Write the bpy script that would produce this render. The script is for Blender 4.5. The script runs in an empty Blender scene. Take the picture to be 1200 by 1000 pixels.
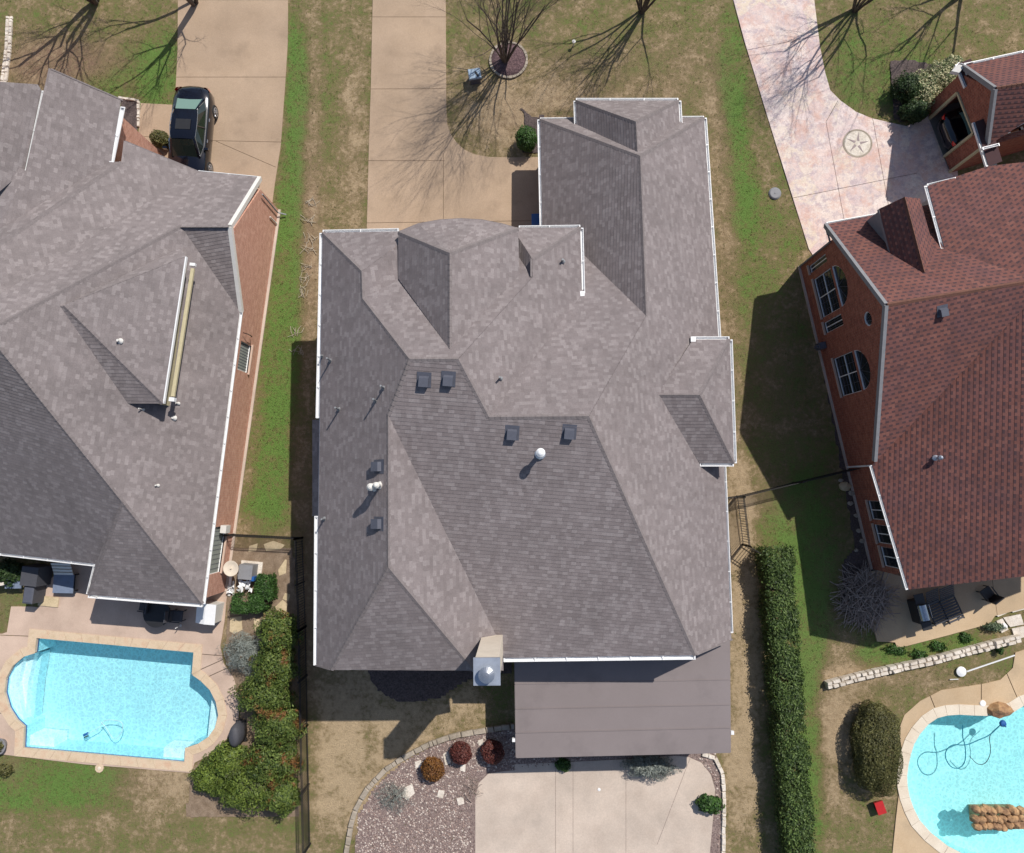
import bpy, bmesh, math, random
import numpy as np
from mathutils import Vector, Matrix
from mathutils.geometry import tessellate_polygon
random.seed(7); rng = np.random.default_rng(7)
R_ = math.radians
SC = bpy.context.scene; COL = SC.collection

# ---------------------------------------------------------------- camera, sky, sun, exposure
FPX, CAMH = 825.0, 33.0                       # focal length in pixels of a 1200 px wide picture, height of the drone
def camray(x, y): return np.array([x-600.0, 500.0-y, -FPX])
_z = -camray(617, 572); _z /= np.linalg.norm(_z)
_y = camray(475, -8900); _y -= _z*_y.dot(_z); _y /= np.linalg.norm(_y)
_x = np.cross(_y, _z); ROT = np.array([_x, _y, _z])
cam = bpy.data.cameras.new('camera'); camo = bpy.data.objects.new('camera', cam); COL.objects.link(camo)
cam.sensor_fit = 'HORIZONTAL'; cam.sensor_width = 36; cam.lens = 36*FPX/1200; cam.clip_end = 2000; cam.clip_start = .5
camo.matrix_world = Matrix.Translation((0, 0, CAMH)) @ Matrix([list(map(float, r)) for r in ROT]).to_4x4()
SC.camera = camo
SUND = ROT @ camray(160, 1125); SUND /= np.linalg.norm(SUND)          # direction in which the sunlight travels
SEL = math.asin(-SUND[2])
sun = bpy.data.lights.new('sun', 'SUN'); sun.energy = 4.25; sun.angle = R_(.53); sun.color = (1, .95, .88)
suno = bpy.data.objects.new('sun', sun); COL.objects.link(suno)
suno.rotation_euler = Vector(SUND).to_track_quat('-Z', 'Y').to_euler()
wd = bpy.data.worlds.new('World'); SC.world = wd; wd.use_nodes = True
sky = wd.node_tree.nodes.new('ShaderNodeTexSky'); sky.sky_type = 'NISHITA'; sky.sun_disc = False
sky.sun_elevation = SEL; sky.sun_rotation = math.atan2(-SUND[0], -SUND[1])
bgn = wd.node_tree.nodes['Background']; bgn.inputs[1].default_value = .098
wd.node_tree.links.new(sky.outputs[0], bgn.inputs[0])
SC.view_settings.view_transform = 'Standard'; SC.view_settings.look = 'None'
SC.view_settings.gamma = 1; SC.view_settings.exposure = 0.1; SC.view_settings.use_curve_mapping = False
SC.cycles.max_bounces = 6; SC.cycles.transparent_max_bounces = 12

def W(x, y, h=0.0):                            # point of the place seen at photo pixel (x, y) at height h
    d = ROT @ camray(x, y); return np.array([0, 0, CAMH]) + d*((h-CAMH)/d[2])
def WP(pts, h=0.0): return [W(x, y, h) for x, y in pts]
def on_plane(x, y, p0, n):
    d = ROT @ camray(x, y); c = np.array([0, 0, CAMH]); return c + d*((np.dot(p0, n)-c.dot(n))/d.dot(n))

# ---------------------------------------------------------------- materials
class NT:
    def __init__(s, name):
        s.m = bpy.data.materials.new(name); s.m.use_nodes = True; s.t = s.m.node_tree
        s.b = s.t.nodes['Principled BSDF']; s.out = s.t.nodes['Material Output']
    def n(s, ty, ins=None, **pr):
        o = s.t.nodes.new(ty)
        for k, v in pr.items(): setattr(o, k, v)
        for k, v in (ins or {}).items(): s.put(o.inputs[k], v)
        return o
    def put(s, sock, v):
        if hasattr(v, 'is_output') or isinstance(v, bpy.types.NodeSocket): s.t.links.new(v, sock)
        elif isinstance(v, bpy.types.Node): s.t.links.new(v.outputs[0], sock)
        else:
            if isinstance(v, (tuple, list)) and len(v) == 3 and sock.type == 'RGBA': v = (*v, 1)
            sock.default_value = v
    def pos(s): return s.n('ShaderNodeNewGeometry').outputs['Position']
    def obj(s): return s.n('ShaderNodeTexCoord').outputs['Object']
    def uv(s): return s.n('ShaderNodeTexCoord').outputs['UV']
    def noise(s, vec, sc, det=4, rough=.6, dim='3D'):
        return s.n('ShaderNodeTexNoise', {'Vector': vec, 'Scale': sc, 'Detail': det, 'Roughness': rough}).outputs[0]
    def ramp(s, fac, stops, interp='LINEAR'):
        r = s.n('ShaderNodeValToRGB', {'Fac': fac}); cr = r.color_ramp; cr.interpolation = interp
        while len(cr.elements) < len(stops): cr.elements.new(.5)
        for e, (p, c) in zip(cr.elements, stops):
            e.position = p; e.color = (*c, 1) if isinstance(c, (tuple, list)) else (c, c, c, 1)
        return r.outputs[0]
    def mix(s, f, a, b, mode='MIX'):
        m = s.n('ShaderNodeMix', data_type='RGBA', blend_type=mode)
        s.put(m.inputs[0], f); s.put(m.inputs[6], a); s.put(m.inputs[7], b); return m.outputs[2]
    def math(s, op, a, b=0.0):
        m = s.n('ShaderNodeMath', operation=op); s.put(m.inputs[0], a); s.put(m.inputs[1], b); return m.outputs[0]
    def bump(s, h, st=.4, d=.02):
        s.put(s.b.inputs['Normal'], s.n('ShaderNodeBump', {'Height': h, 'Strength': st, 'Distance': d}).outputs[0])
    def fin(s, col, rough=.85, **k):
        s.put(s.b.inputs['Base Color'], col); s.put(s.b.inputs['Roughness'], rough)
        for a, v in k.items(): s.put(s.b.inputs[a], v)
        return s.m

def surf(name, stops, scale=1.5, fine=30, famt=.25, rough=.85, bump=.3, bd=.01, big=0, stain=0, **k):
    t = NT(name); p = t.pos()
    c = t.ramp(t.noise(p, scale, 6, .65), stops)
    f = t.noise(p, fine, 3, .7)
    c = t.mix(1.0, c, t.ramp(f, [(.25, 1-famt), (.75, 1+famt)]), 'MULTIPLY')
    if big: c = t.mix(1.0, c, t.ramp(t.noise(p, big, 2), [(.3, .86), (.7, 1.1)]), 'MULTIPLY')
    if stain: c = t.mix(t.ramp(t.noise(p, stain, 7, .6), [(.54, 0), (.72, .42)]), c, tuple(v*.62 for v in stops[0][1]))
    if bump: t.bump(f, bump, bd)
    return t.fin(c, rough, **k)
def plain(name, c, rough=.5, var=.12, sc=6, **k):
    return surf(name, [(.3, tuple(v*(1-var) for v in c)), (.7, tuple(min(1, v*(1+var)) for v in c))], sc, 60, .06, rough, .05, .002, **k)

def shingle_mat(name, base, light, dark, tabw=.3, row=.145, p_light=.82, shadow_band=0.0, warm=None):
    t = NT(name); uv = t.uv()
    s = t.n('ShaderNodeSeparateXYZ', {0: uv})
    r = t.math('FLOOR', t.math('DIVIDE', s.outputs[1], row))
    off = t.math('MULTIPLY', t.n('ShaderNodeTexWhiteNoise', {'W': r}, noise_dimensions='1D').outputs[0], 1.0)
    if shadow_band: off = t.math('ADD', t.math('MULTIPLY', t.math('MODULO', r, 2.0), .5), t.math('MULTIPLY', off, .12))
    uu = t.math('ADD', t.math('DIVIDE', s.outputs[0], tabw), off)
    cell = t.n('ShaderNodeCombineXYZ', {0: t.math('FLOOR', uu), 1: r})
    rnd = t.n('ShaderNodeTexWhiteNoise', {'Vector': cell.outputs[0]}, noise_dimensions='2D').outputs[0]
    c = t.ramp(rnd, [(0, dark), (.5, base), (p_light, base), (1, light)])
    if warm: c = t.mix(t.ramp(t.noise(t.pos(), .8, 4), [(.45, 0), (.7, .6)]), c, warm)
    c = t.mix(1.0, c, t.ramp(t.noise(t.pos(), 28, 3, .7), [(.25, .78), (.75, 1.2)]), 'MULTIPLY')
    c = t.mix(1.0, c, t.ramp(t.noise(t.pos(), .35, 3), [(.3, .92), (.7, 1.08)]), 'MULTIPLY')
    c = t.mix(1.0, c, t.ramp(t.noise(t.pos(), 2.2, 4, .65), [(.3, .93), (.7, 1.07)]), 'MULTIPLY')
    sv = t.n('ShaderNodeCombineXYZ', {0: t.math('MULTIPLY', s.outputs[0], 1.6), 1: t.math('MULTIPLY', s.outputs[1], .22)})
    c = t.mix(1.0, c, t.ramp(t.noise(sv, 1.0, 5, .7), [(.32, .90), (.5, 1.0), (.72, 1.06)]), 'MULTIPLY')
    if shadow_band:                                   # dark dashes: the laminated shingles' shadow band, painted into the colour
        fr = t.math('FRACT', uu); a = t.math('LESS_THAN', fr, shadow_band)
        fv = t.math('FRACT', t.math('DIVIDE', s.outputs[1], row)); b = t.math('LESS_THAN', fv, .42)
        c = t.mix(t.math('MULTIPLY', t.math('MULTIPLY', a, b), .8), c, (.045, .026, .032))
    t.bump(t.noise(t.pos(), 60, 2), .35, .006)
    return t.fin(c, .93)
def brick_mat(name, c1, c2, mortar, bw=.215, rh=.075, var=(.05, .02, .015)):
    t = NT(name); uv = t.uv()
    b = t.n('ShaderNodeTexBrick', {'Vector': uv, 'Color1': c1, 'Color2': c2, 'Mortar': mortar, 'Scale': 1.0, 'Mortar Size': .007,
        'Brick Width': bw, 'Row Height': rh, 'Bias': 0.0, 'Mortar Smooth': .1})
    c = t.mix(t.ramp(t.noise(uv, 5, 5, .7), [(.35, 0), (.75, .55)]), b.outputs[0], var)
    c = t.mix(1.0, c, t.ramp(t.noise(uv, 40, 2), [(.3, .8), (.7, 1.2)]), 'MULTIPLY')
    t.bump(t.math('SUBTRACT', 1.0, b.outputs[1]), .5, .01)
    return t.fin(c, .9)
def leaf_mat(name, stops, rough=.55, patch=None, pc=None, trans=.25):
    t = NT(name); r = t.n('ShaderNodeNewGeometry').outputs['Random Per Island']
    c = t.ramp(r, stops)
    c = t.mix(1.0, c, t.ramp(t.noise(t.pos(), 2.2, 3), [(.3, .7), (.7, 1.25)]), 'MULTIPLY')
    if patch: c = t.mix(t.ramp(t.noise(t.pos(), patch, 3), [(.56, 0), (.64, .85)]), c, pc)
    m = t.fin(c, rough)
    t.b.inputs['Specular IOR Level'].default_value = .35
    if trans:
        tr = t.n('ShaderNodeBsdfTranslucent', {'Color': c}); ms = t.n('ShaderNodeMixShader', {0: trans, 1: t.b.outputs[0], 2: tr.outputs[0]})
        t.t.links.new(ms.outputs[0], t.out.inputs[0])
    return m

MT = {}
MT['shingle'] = shingle_mat('grey_brown_shingle', (.203, .173, .172), (.252, .220, .218), (.178, .150, .149), tabw=.19, p_light=.6)
MT['shingle_l'] = shingle_mat('grey_shingle_weathered', (.204, .175, .173), (.256, .224, .221), (.180, .154, .152), tabw=.19, p_light=.6)
MT['shingle_r'] = shingle_mat('red_brown_shingle', (.160, .062, .050), (.185, .076, .060), (.115, .048, .042), tabw=.27, row=.19, p_light=.7, shadow_band=.55, warm=(.125, .056, .058))
MT['cap'] = surf('ridge_shingle', [(.3, (.155, .132, .130)), (.7, (.21, .182, .18))], 5, 40, .25, .93)
MT['cap_r'] = surf('red_ridge_shingle', [(.3, (.11, .05, .035)), (.7, (.17, .075, .05))], 5, 40, .25, .93)
MT['brick'] = brick_mat('orange_pink_brick', (.50, .235, .16), (.66, .36, .26), (.60, .46, .37), var=(.34, .14, .10))
MT['brick_r'] = brick_mat('dark_red_brick', (.27, .062, .036), (.42, .13, .075), (.34, .22, .17))
MT['white'] = plain('white_painted_metal', (.80, .80, .80), .35, .04)
MT['offwhite'] = plain('off_white_trim', (.66, .64, .60), .5, .06)
MT['tan_trim'] = plain('tan_painted_trim', (.50, .44, .28), .6, .08)
MT['greysiding'] = plain('grey_siding', (.22, .22, .23), .7, .1)
MT['stucco'] = surf('cream_stucco', [(.3, (.60, .52, .42)), (.7, (.72, .63, .52))], 1.5, 50, .08, .9, .2)
MT['flash'] = plain('galvanised_sheet', (.42, .46, .53), .35, .15, 2.5, Metallic=.5)
MT['vent'] = plain('grey_vent_metal', (.085, .09, .115), .55, .1)
MT['darkpipe'] = plain('weathered_lead_pipe', (.24, .25, .26), .6, .15)
MT['conc'] = surf('tan_exposed_concrete', [(.3, (.375, .272, .185)), (.7, (.43, .315, .22))], .7, 22, .13, .9, .2, .004, stain=.9, big=.25)
MT['conc_back'] = surf('pale_pebble_concrete', [(.3, (.49, .40, .33)), (.7, (.56, .47, .395))], .9, 18, .12, .9, .3, .005, stain=.9, big=.5)
MT['conc_r'] = surf('tan_patio_concrete', [(.3, (.46, .33, .20)), (.7, (.53, .40, .26))], .9, 20, .1, .9, .2, .004, stain=.9, big=.4)
MT['deck'] = surf('pink_pool_deck', [(.3, (.47, .345, .27)), (.7, (.54, .41, .325))], .8, 25, .1, .85, .2, .004, stain=.9, big=.4)
MT['base'] = surf('sand_subbase', [(.3, (.10, .075, .05)), (.7, (.14, .11, .08))], 3, 30, .2)
MT['coping'] = surf('tan_stone_coping', [(.3, (.50, .37, .24)), (.5, (.60, .47, .33)), (.7, (.55, .36, .24))], 1.6, 20, .12, .8, .2)
MT['coping_p'] = surf('pale_stone_coping', [(.3, (.62, .52, .40)), (.7, (.72, .64, .52))], 1.2, 20, .12, .8, .2)
MT['tile'] = plain('blue_pool_tile', (.05, .12, .32), .25)
MT['patiometal'] = surf('brown_grey_roof_sheet', [(.3, (.202, .170, .165)), (.7, (.224, .189, .185))], .5, 40, .05, .55, .03, .002, stain=.7)
MT['dark_metal'] = plain('black_iron', (.015, .014, .016), .5)
MT['bark'] = surf('grey_brown_bark', [(.3, (.06, .045, .035)), (.7, (.14, .11, .09))], 6, 40, .3)
MT['twig'] = surf('dry_twig', [(.3, (.20, .15, .13)), (.7, (.42, .34, .29))], 6, 40, .3)
MT['pale_twig'] = surf('pale_dead_twig', [(.3, (.35, .30, .22)), (.7, (.50, .44, .34))], 6, 40, .2)
MT['mulch'] = surf('dark_mulch', [(.3, (.05, .038, .036)), (.5, (.10, .075, .07)), (.7, (.17, .125, .115))], 14, 60, .5, .95, .8, .04)
MT['red_mulch'] = surf('reddish_mulch_ring', [(.3, (.05, .03, .035)), (.5, (.12, .07, .075)), (.7, (.26, .17, .17))], 16, 60, .4, .95, .8, .04)
MT['gravel'] = surf('pink_grey_gravel', [(.3, (.11, .08, .078)), (.5, (.25, .18, .16)), (.7, (.46, .36, .32))], 22, 60, .5, .9, 1, .04)
MT['stone_l'] = surf('pale_limestone', [(.3, (.52, .45, .37)), (.7, (.74, .68, .60))], 2.2, 15, .25, .9, .5, .02)
MT['stone_t'] = surf('tan_flagstone', [(.3, (.42, .33, .20)), (.7, (.60, .48, .31))], 1.8, 15, .15, .9, .4, .01)
MT['stone_g'] = surf('grey_edging_stone', [(.3, (.26, .22, .17)), (.7, (.42, .36, .29))], 2.2, 15, .2, .9, .4, .02)
MT['black'] = plain('black_plastic', (.02, .02, .022), .45)
MT['fabric_blue'] = plain('faded_blue_grey_fabric', (.16, .20, .28), .85)
MT['grey_cover'] = plain('dark_grey_cover', (.06, .06, .07), .7)
MT['steel'] = plain('brushed_steel', (.5, .52, .55), .25, Metallic=.8)
MT['red'] = plain('red_plastic', (.45, .02, .02), .4)
MT['blue'] = plain('blue_plastic', (.02, .10, .32), .4)
MT['pale_blue'] = plain('pale_blue_grey_lid', (.30, .40, .50), .5, .35, 8)
MT['boulder'] = surf('orange_boulder', [(.3, (.16, .08, .05)), (.6, (.42, .25, .12)), (.8, (.60, .45, .28))], 2.2, 14, .2, .85, .6, .03)
MT['porch_floor'] = surf('dark_garage_floor', [(.3, (.16, .15, .14)), (.7, (.24, .22, .2))], 1.5, 30, .1)
MT['star'] = plain('grey_rose_inlay', (.30, .24, .235), .8)
MT['soil'] = surf('brown_soil', [(.3, (.16, .11, .07)), (.7, (.27, .2, .14))], 3, 25, .3, .95, .5, .02)
t = NT('window_glass'); MT['glass'] = t.fin((.012, .016, .024), .06); t.b.inputs['Specular IOR Level'].default_value = .7
t = NT('pale_blind'); u = t.uv(); ws = t.n('ShaderNodeTexWave', {'Vector': t.obj(), 'Scale': 3.0}, bands_direction='Z'); MT['blind'] = t.fin(t.mix(ws.outputs[0], (.30, .34, .27), (.52, .55, .44)), .6)
t = NT('car_glass'); MT['car_glass'] = t.fin((.012, .017, .015), .04); t.b.inputs['Specular IOR Level'].default_value = .8
t = NT('black_blue_car_paint'); MT['paint'] = t.fin((.004, .004, .009), .16, **{'Coat Weight': 1.0, 'Coat Roughness': .03, 'Metallic': .3})
t = NT('pale_rear_glass'); MT['rear_glass'] = t.fin((.15, .24, .20), .08)
t = NT('tyre_rubber'); MT['rubber'] = t.fin((.015, .015, .016), .8)
t = NT('tail_light'); MT['tail'] = t.fin((.55, .01, .01), .15)
t = NT('head_light'); MT['head'] = t.fin((.7, .7, .72), .1)
# stamped, stained driveway
t = NT('stamped_stained_concrete'); p = t.pos()
v = t.n('ShaderNodeTexVoronoi', {'Vector': t.mix(.12, p, t.n('ShaderNodeTexNoise', {'Vector': p, 'Scale': 1.4, 'Detail': 3}).outputs[1], 'ADD'), 'Scale': .85, 'Randomness': 1.0})
ve = t.n('ShaderNodeTexVoronoi', {'Vector': t.mix(.12, p, t.n('ShaderNodeTexNoise', {'Vector': p, 'Scale': 1.4, 'Detail': 3}).outputs[1], 'ADD'), 'Scale': .85, 'Randomness': 1.0}, feature='DISTANCE_TO_EDGE')
c = t.ramp(t.n('ShaderNodeSeparateColor', {0: v.outputs['Color']}).outputs[0], [(0, (.58, .42, .38)), (.3, (.70, .55, .50)), (.55, (.66, .55, .43)), (.75, (.74, .62, .58)), (1, (.60, .46, .44))])
n1 = t.noise(p, 1.3, 6, .7)
c = t.mix(t.ramp(n1, [(.46, 0), (.58, .85)]), c, (.74, .64, .56))
c = t.mix(t.ramp(t.noise(p, 2.6, 6, .75), [(.47, 0), (.6, .75)]), c, (.40, .31, .35))
c = t.mix(t.ramp(t.noise(t.n('ShaderNodeMapping', {'Vector': p, 'Location': (7, 3, 1)}).outputs[0], 1.1, 6, .75), [(.5, 0), (.62, .8)]), c, (.60, .38, .31))
c = t.mix(t.ramp(ve.outputs[0], [(0, .28), (.015, 0)]), c, (.40, .32, .30))
c = t.mix(1.0, c, t.ramp(t.noise(p, 25, 3), [(.3, .88), (.7, 1.1)]), 'MULTIPLY')
c = t.mix(t.ramp(t.noise(p, 7, 5, .8), [(.5, 0), (.72, .5)]), c, (.46, .33, .31)); c = t.mix(t.ramp(t.noise(p, 4, 5, .8), [(.52, 0), (.7, .5)]), c, (.78, .72, .68))
t.bump(t.math('ADD', t.math('MULTIPLY', ve.outputs[0], .5), t.noise(p, 12, 4)), .5, .015); MT['stamped'] = t.fin(c, .75)
# lawn: the vertex colour says how green the grass grows there (R), how bare the soil is (G)
t = NT('mixed_winter_lawn'); p = t.pos()
at = t.n('ShaderNodeVertexColor', layer_name='growth'); sp = t.n('ShaderNodeSeparateColor', {0: at.outputs[0]})
nb = t.noise(p, .9, 8, .72); nm = t.noise(p, 4.5, 5, .7); nf = t.noise(p, 18, 4, .75)
g = t.math('ADD', sp.outputs[0], t.math('MULTIPLY', t.math('SUBTRACT', nb, .5), 1.45))
g = t.math('ADD', g, t.math('MULTIPLY', t.math('SUBTRACT', nm, .5), .95))
g = t.math('ADD', g, t.math('MULTIPLY', t.math('SUBTRACT', nf, .5), .7))
c = t.ramp(g, [(.02, (.46, .345, .21)), (.22, (.27, .20, .105)), (.38, (.185, .155, .062)), (.56, (.150, .165, .045)), (.8, (.115, .205, .036))])
c = t.mix(t.math('MULTIPLY', sp.outputs[1], t.ramp(nm, [(.35, .3), (.6, 1)])), c, (.24, .155, .10))
c = t.mix(1.0, c, t.ramp(nf, [(.25, .66), (.5, 1), (.78, 1.4)]), 'MULTIPLY')
c = t.mix(1.0, c, t.ramp(t.noise(p, 60, 2, .8), [(.3, .8), (.7, 1.22)]), 'MULTIPLY')
t.bump(t.math('ADD', nf, t.noise(p, 50, 3)), .9, .05); MT['lawn'] = t.fin(c, .95)
def water_mat(name, tint, lo, hi, sc):
    t = NT(name); p = t.pos()
    wob = t.n('ShaderNodeTexNoise', {'Vector': p, 'Scale': 2.4, 'Detail': 2}).outputs[1]
    pv = t.mix(.35, p, wob, 'ADD')
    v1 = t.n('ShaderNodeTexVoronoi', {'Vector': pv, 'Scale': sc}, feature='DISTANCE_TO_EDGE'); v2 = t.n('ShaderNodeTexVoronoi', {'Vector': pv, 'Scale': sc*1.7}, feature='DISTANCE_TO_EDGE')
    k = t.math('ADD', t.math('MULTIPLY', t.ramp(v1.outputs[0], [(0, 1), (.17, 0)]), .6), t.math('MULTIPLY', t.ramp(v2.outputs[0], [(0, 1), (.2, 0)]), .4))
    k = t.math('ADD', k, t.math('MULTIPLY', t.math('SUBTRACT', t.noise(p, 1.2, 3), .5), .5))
    c = t.mix(1.0, tint, t.ramp(k, [(.05, lo), (.75, hi)]), 'MULTIPLY')       # net of caustic light painted into the water's tint
    tr = t.n('ShaderNodeBsdfTransparent', {'Color': c}); gl = t.n('ShaderNodeBsdfGlossy', {'Color': (1, 1, 1), 'Roughness': .06})
    bp = t.n('ShaderNodeBump', {'Height': t.noise(p, 5, 3), 'Strength': .3, 'Distance': .05}); t.put(gl.inputs['Normal'], bp.outputs[0])
    fr = t.n('ShaderNodeFresnel', {'IOR': 1.33, 'Normal': bp.outputs[0]})
    ms = t.n('ShaderNodeMixShader', {0: fr.outputs[0], 1: tr.outputs[0], 2: gl.outputs[0]})
    t.t.links.new(ms.outputs[0], t.out.inputs[0]); return t.m
MT['water1'] = water_mat('rippled_water_painted_caustics', (.80, .98, 1.0), .80, 1.0, 4.6)
MT['water2'] = water_mat('turquoise_water_painted_caustics', (.78, .975, .99), .80, 1.0, 4.6)
MT['plaster'] = surf('pale_blue_pool_plaster', [(.3, (.50, .77, .84)), (.7, (.56, .81, .87))], .5, 12, .03, .6)
MT['plaster2'] = surf('turquoise_pool_plaster', [(.3, (.56, .86, .88)), (.7, (.62, .90, .92))], .5, 12, .06, .6)
MT['step'] = plain('white_pool_step', (.88, .92, .95), .6, .03)
G_ = lambda a, b: [(0, a), (.5, tuple((x+y)/2 for x, y in zip(a, b))), (1, b)]
MT['lf_green'] = leaf_mat('boxwood_leaf', G_((.02, .055, .012), (.08, .17, .035)))
MT['lf_hedge'] = leaf_mat('hedge_leaf', G_((.025, .05, .014), (.15, .22, .06)))
MT['lf_photinia'] = leaf_mat('photinia_leaf', G_((.035, .07, .014), (.18, .235, .05)), patch=1.3, pc=(.24, .09, .035))
MT['lf_juniper'] = leaf_mat('juniper_leaf', G_((.05, .09, .015), (.20, .26, .045)), patch=.9, pc=(.10, .11, .05))
MT['lf_sage'] = leaf_mat('silver_sage_leaf', G_((.16, .18, .16), (.38, .41, .37)))
MT['lf_olive'] = leaf_mat('olive_yew_leaf', G_((.055, .06, .018), (.17, .16, .055)))
MT['lf_cream'] = leaf_mat('variegated_leaf', [(0, (.07, .12, .04)), (.45, (.16, .22, .09)), (.55, (.55, .52, .30)), (1, (.70, .66, .42))])
MT['lf_dark'] = leaf_mat('dark_shrub_leaf', G_((.015, .04, .012), (.06, .10, .03)))
MT['lf_rust'] = leaf_mat('rust_brown_leaf', G_((.10, .035, .012), (.30, .14, .035)))
MT['lf_red'] = leaf_mat('dark_red_leaf', G_((.07, .02, .018), (.20, .06, .045)))
MT['lf_pale'] = leaf_mat('pale_green_leaf', G_((.07, .11, .05), (.22, .28, .17)))
MT['grass_blade'] = leaf_mat('grass_blade', [(0, (.22, .17, .08)), (.4, (.14, .13, .04)), (1, (.06, .14, .02))], rough=.9)

# ---------------------------------------------------------------- object helpers
def tag(o, label=None, cat=None, group=None, kind=None):
    if label: o['label'] = label
    if cat: o['category'] = cat
    if group: o['group'] = group
    if kind: o['kind'] = kind
    return o
def empty(name, loc=(0, 0, 0), label=None, cat=None, group=None, kind=None, rz=0):
    o = bpy.data.objects.new(name, None); COL.objects.link(o); o.location = [float(v) for v in loc]; o.rotation_euler.z = rz
    o.empty_display_size = .2
    return tag(o, label, cat, group, kind)
def link(name, me, mat, parent=None, world=True, kind=None):
    o = bpy.data.objects.new(name, me); COL.objects.link(o)
    if mat is not None and not me.materials: me.materials.append(MT[mat] if isinstance(mat, str) else mat)
    if parent is not None:
        o.parent = parent
        if world: o.matrix_parent_inverse = PM(parent).inverted()
    if kind: o['kind'] = kind
    return o
def PM(o):
    m = Matrix.LocRotScale(o.location, o.rotation_euler, o.scale)
    if o.parent: m = PM(o.parent) @ o.matrix_parent_inverse @ m
    return m
class MB:
    def __init__(s): s.v = []; s.f = []; s.uv = []; s.sm = False
    def add(s, vs, fs, uvs=None):
        k = len(s.v); s.v += [tuple(map(float, v)) for v in vs]; s.f += [tuple(i+k for i in f) for f in fs]
        if uvs is not None: s.uv += [tuple(u) for u in uvs]
    def box(s, c, d, rz=0, rx=0, ry=0, taper=1.0):
        m = Matrix.Translation([float(q) for q in c]) @ Matrix.Rotation(rz, 4, 'Z') @ Matrix.Rotation(ry, 4, 'Y') @ Matrix.Rotation(rx, 4, 'X')
        vs = [m @ Vector((x*d[0]/2*(taper if z > 0 else 1), y*d[1]/2*(taper if z > 0 else 1), z*d[2]/2)) for z in (-1, 1) for y in (-1, 1) for x in (-1, 1)]
        s.add(vs, [(0, 2, 3, 1), (4, 5, 7, 6), (0, 1, 5, 4), (2, 6, 7, 3), (0, 4, 6, 2), (1, 3, 7, 5)]); return s
    def bar(s, a, b, w, h=None):
        a = Vector([float(q) for q in a]); b = Vector([float(q) for q in b]); d = b-a; L = d.length; q = d.to_track_quat('X', 'Z').to_matrix().to_4x4(); h = h or w
        m = Matrix.Translation((a+b)/2) @ q
        vs = [m @ Vector((x*L/2, y*w/2, z*h/2)) for z in (-1, 1) for y in (-1, 1) for x in (-1, 1)]
        s.add(vs, [(0, 2, 3, 1), (4, 5, 7, 6), (0, 1, 5, 4), (2, 6, 7, 3), (0, 4, 6, 2), (1, 3, 7, 5)]); return s
    def tube(s, pts, rad, n=6, cap=True):
        pts = [Vector([float(q) for q in p]) for p in pts]; k0 = len(s.v); m = len(pts)
        if not hasattr(rad, '__len__'): rad = [rad]*m
        for i, p in enumerate(pts):
            d = (pts[min(i+1, m-1)]-pts[max(i-1, 0)]).normalized()
            a = d.orthogonal().normalized() if i == 0 else (la-d*la.dot(d)).normalized()
            la = a; b = d.cross(a)
            for j in range(n):
                t = 2*math.pi*j/n; s.v.append(tuple(p+(a*math.cos(t)+b*math.sin(t))*rad[i]))
        for i in range(m-1):
            for j in range(n):
                s.f.append((k0+i*n+j, k0+i*n+(j+1) % n, k0+(i+1)*n+(j+1) % n, k0+(i+1)*n+j))
        if cap: s.f.append(tuple(k0+j for j in range(n))[::-1]); s.f.append(tuple(k0+(m-1)*n+j for j in range(n)))
        return s
    def lathe(s, c, prof, n=16):
        k0 = len(s.v); c = [float(q) for q in c]
        for r, z in prof:
            for j in range(n): t = 2*math.pi*j/n; s.v.append((c[0]+r*math.cos(t), c[1]+r*math.sin(t), c[2]+z))
        for i in range(len(prof)-1):
            for j in range(n): s.f.append((k0+i*n+j, k0+i*n+(j+1) % n, k0+(i+1)*n+(j+1) % n, k0+(i+1)*n+j))
        s.f.append(tuple(k0+(len(prof)-1)*n+j for j in range(n))); s.f.append(tuple(k0+j for j in range(n))[::-1]); return s
    def mesh(s, name, smooth=False):
        me = bpy.data.meshes.new(name); me.from_pydata(s.v, [], s.f)
        if s.uv:
            l = me.uv_layers.new(name='UVMap'); l.data.foreach_set('uv', np.array([s.uv[v] for f in s.f for v in f], float).ravel())
        if smooth: me.polygons.foreach_set('use_smooth', [True]*len(me.polygons))
        me.update(); return me
    def build(s, name, mat, parent=None, smooth=False, world=True, kind=None): return link(name, s.mesh(name, smooth), mat, parent, world, kind)

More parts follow.
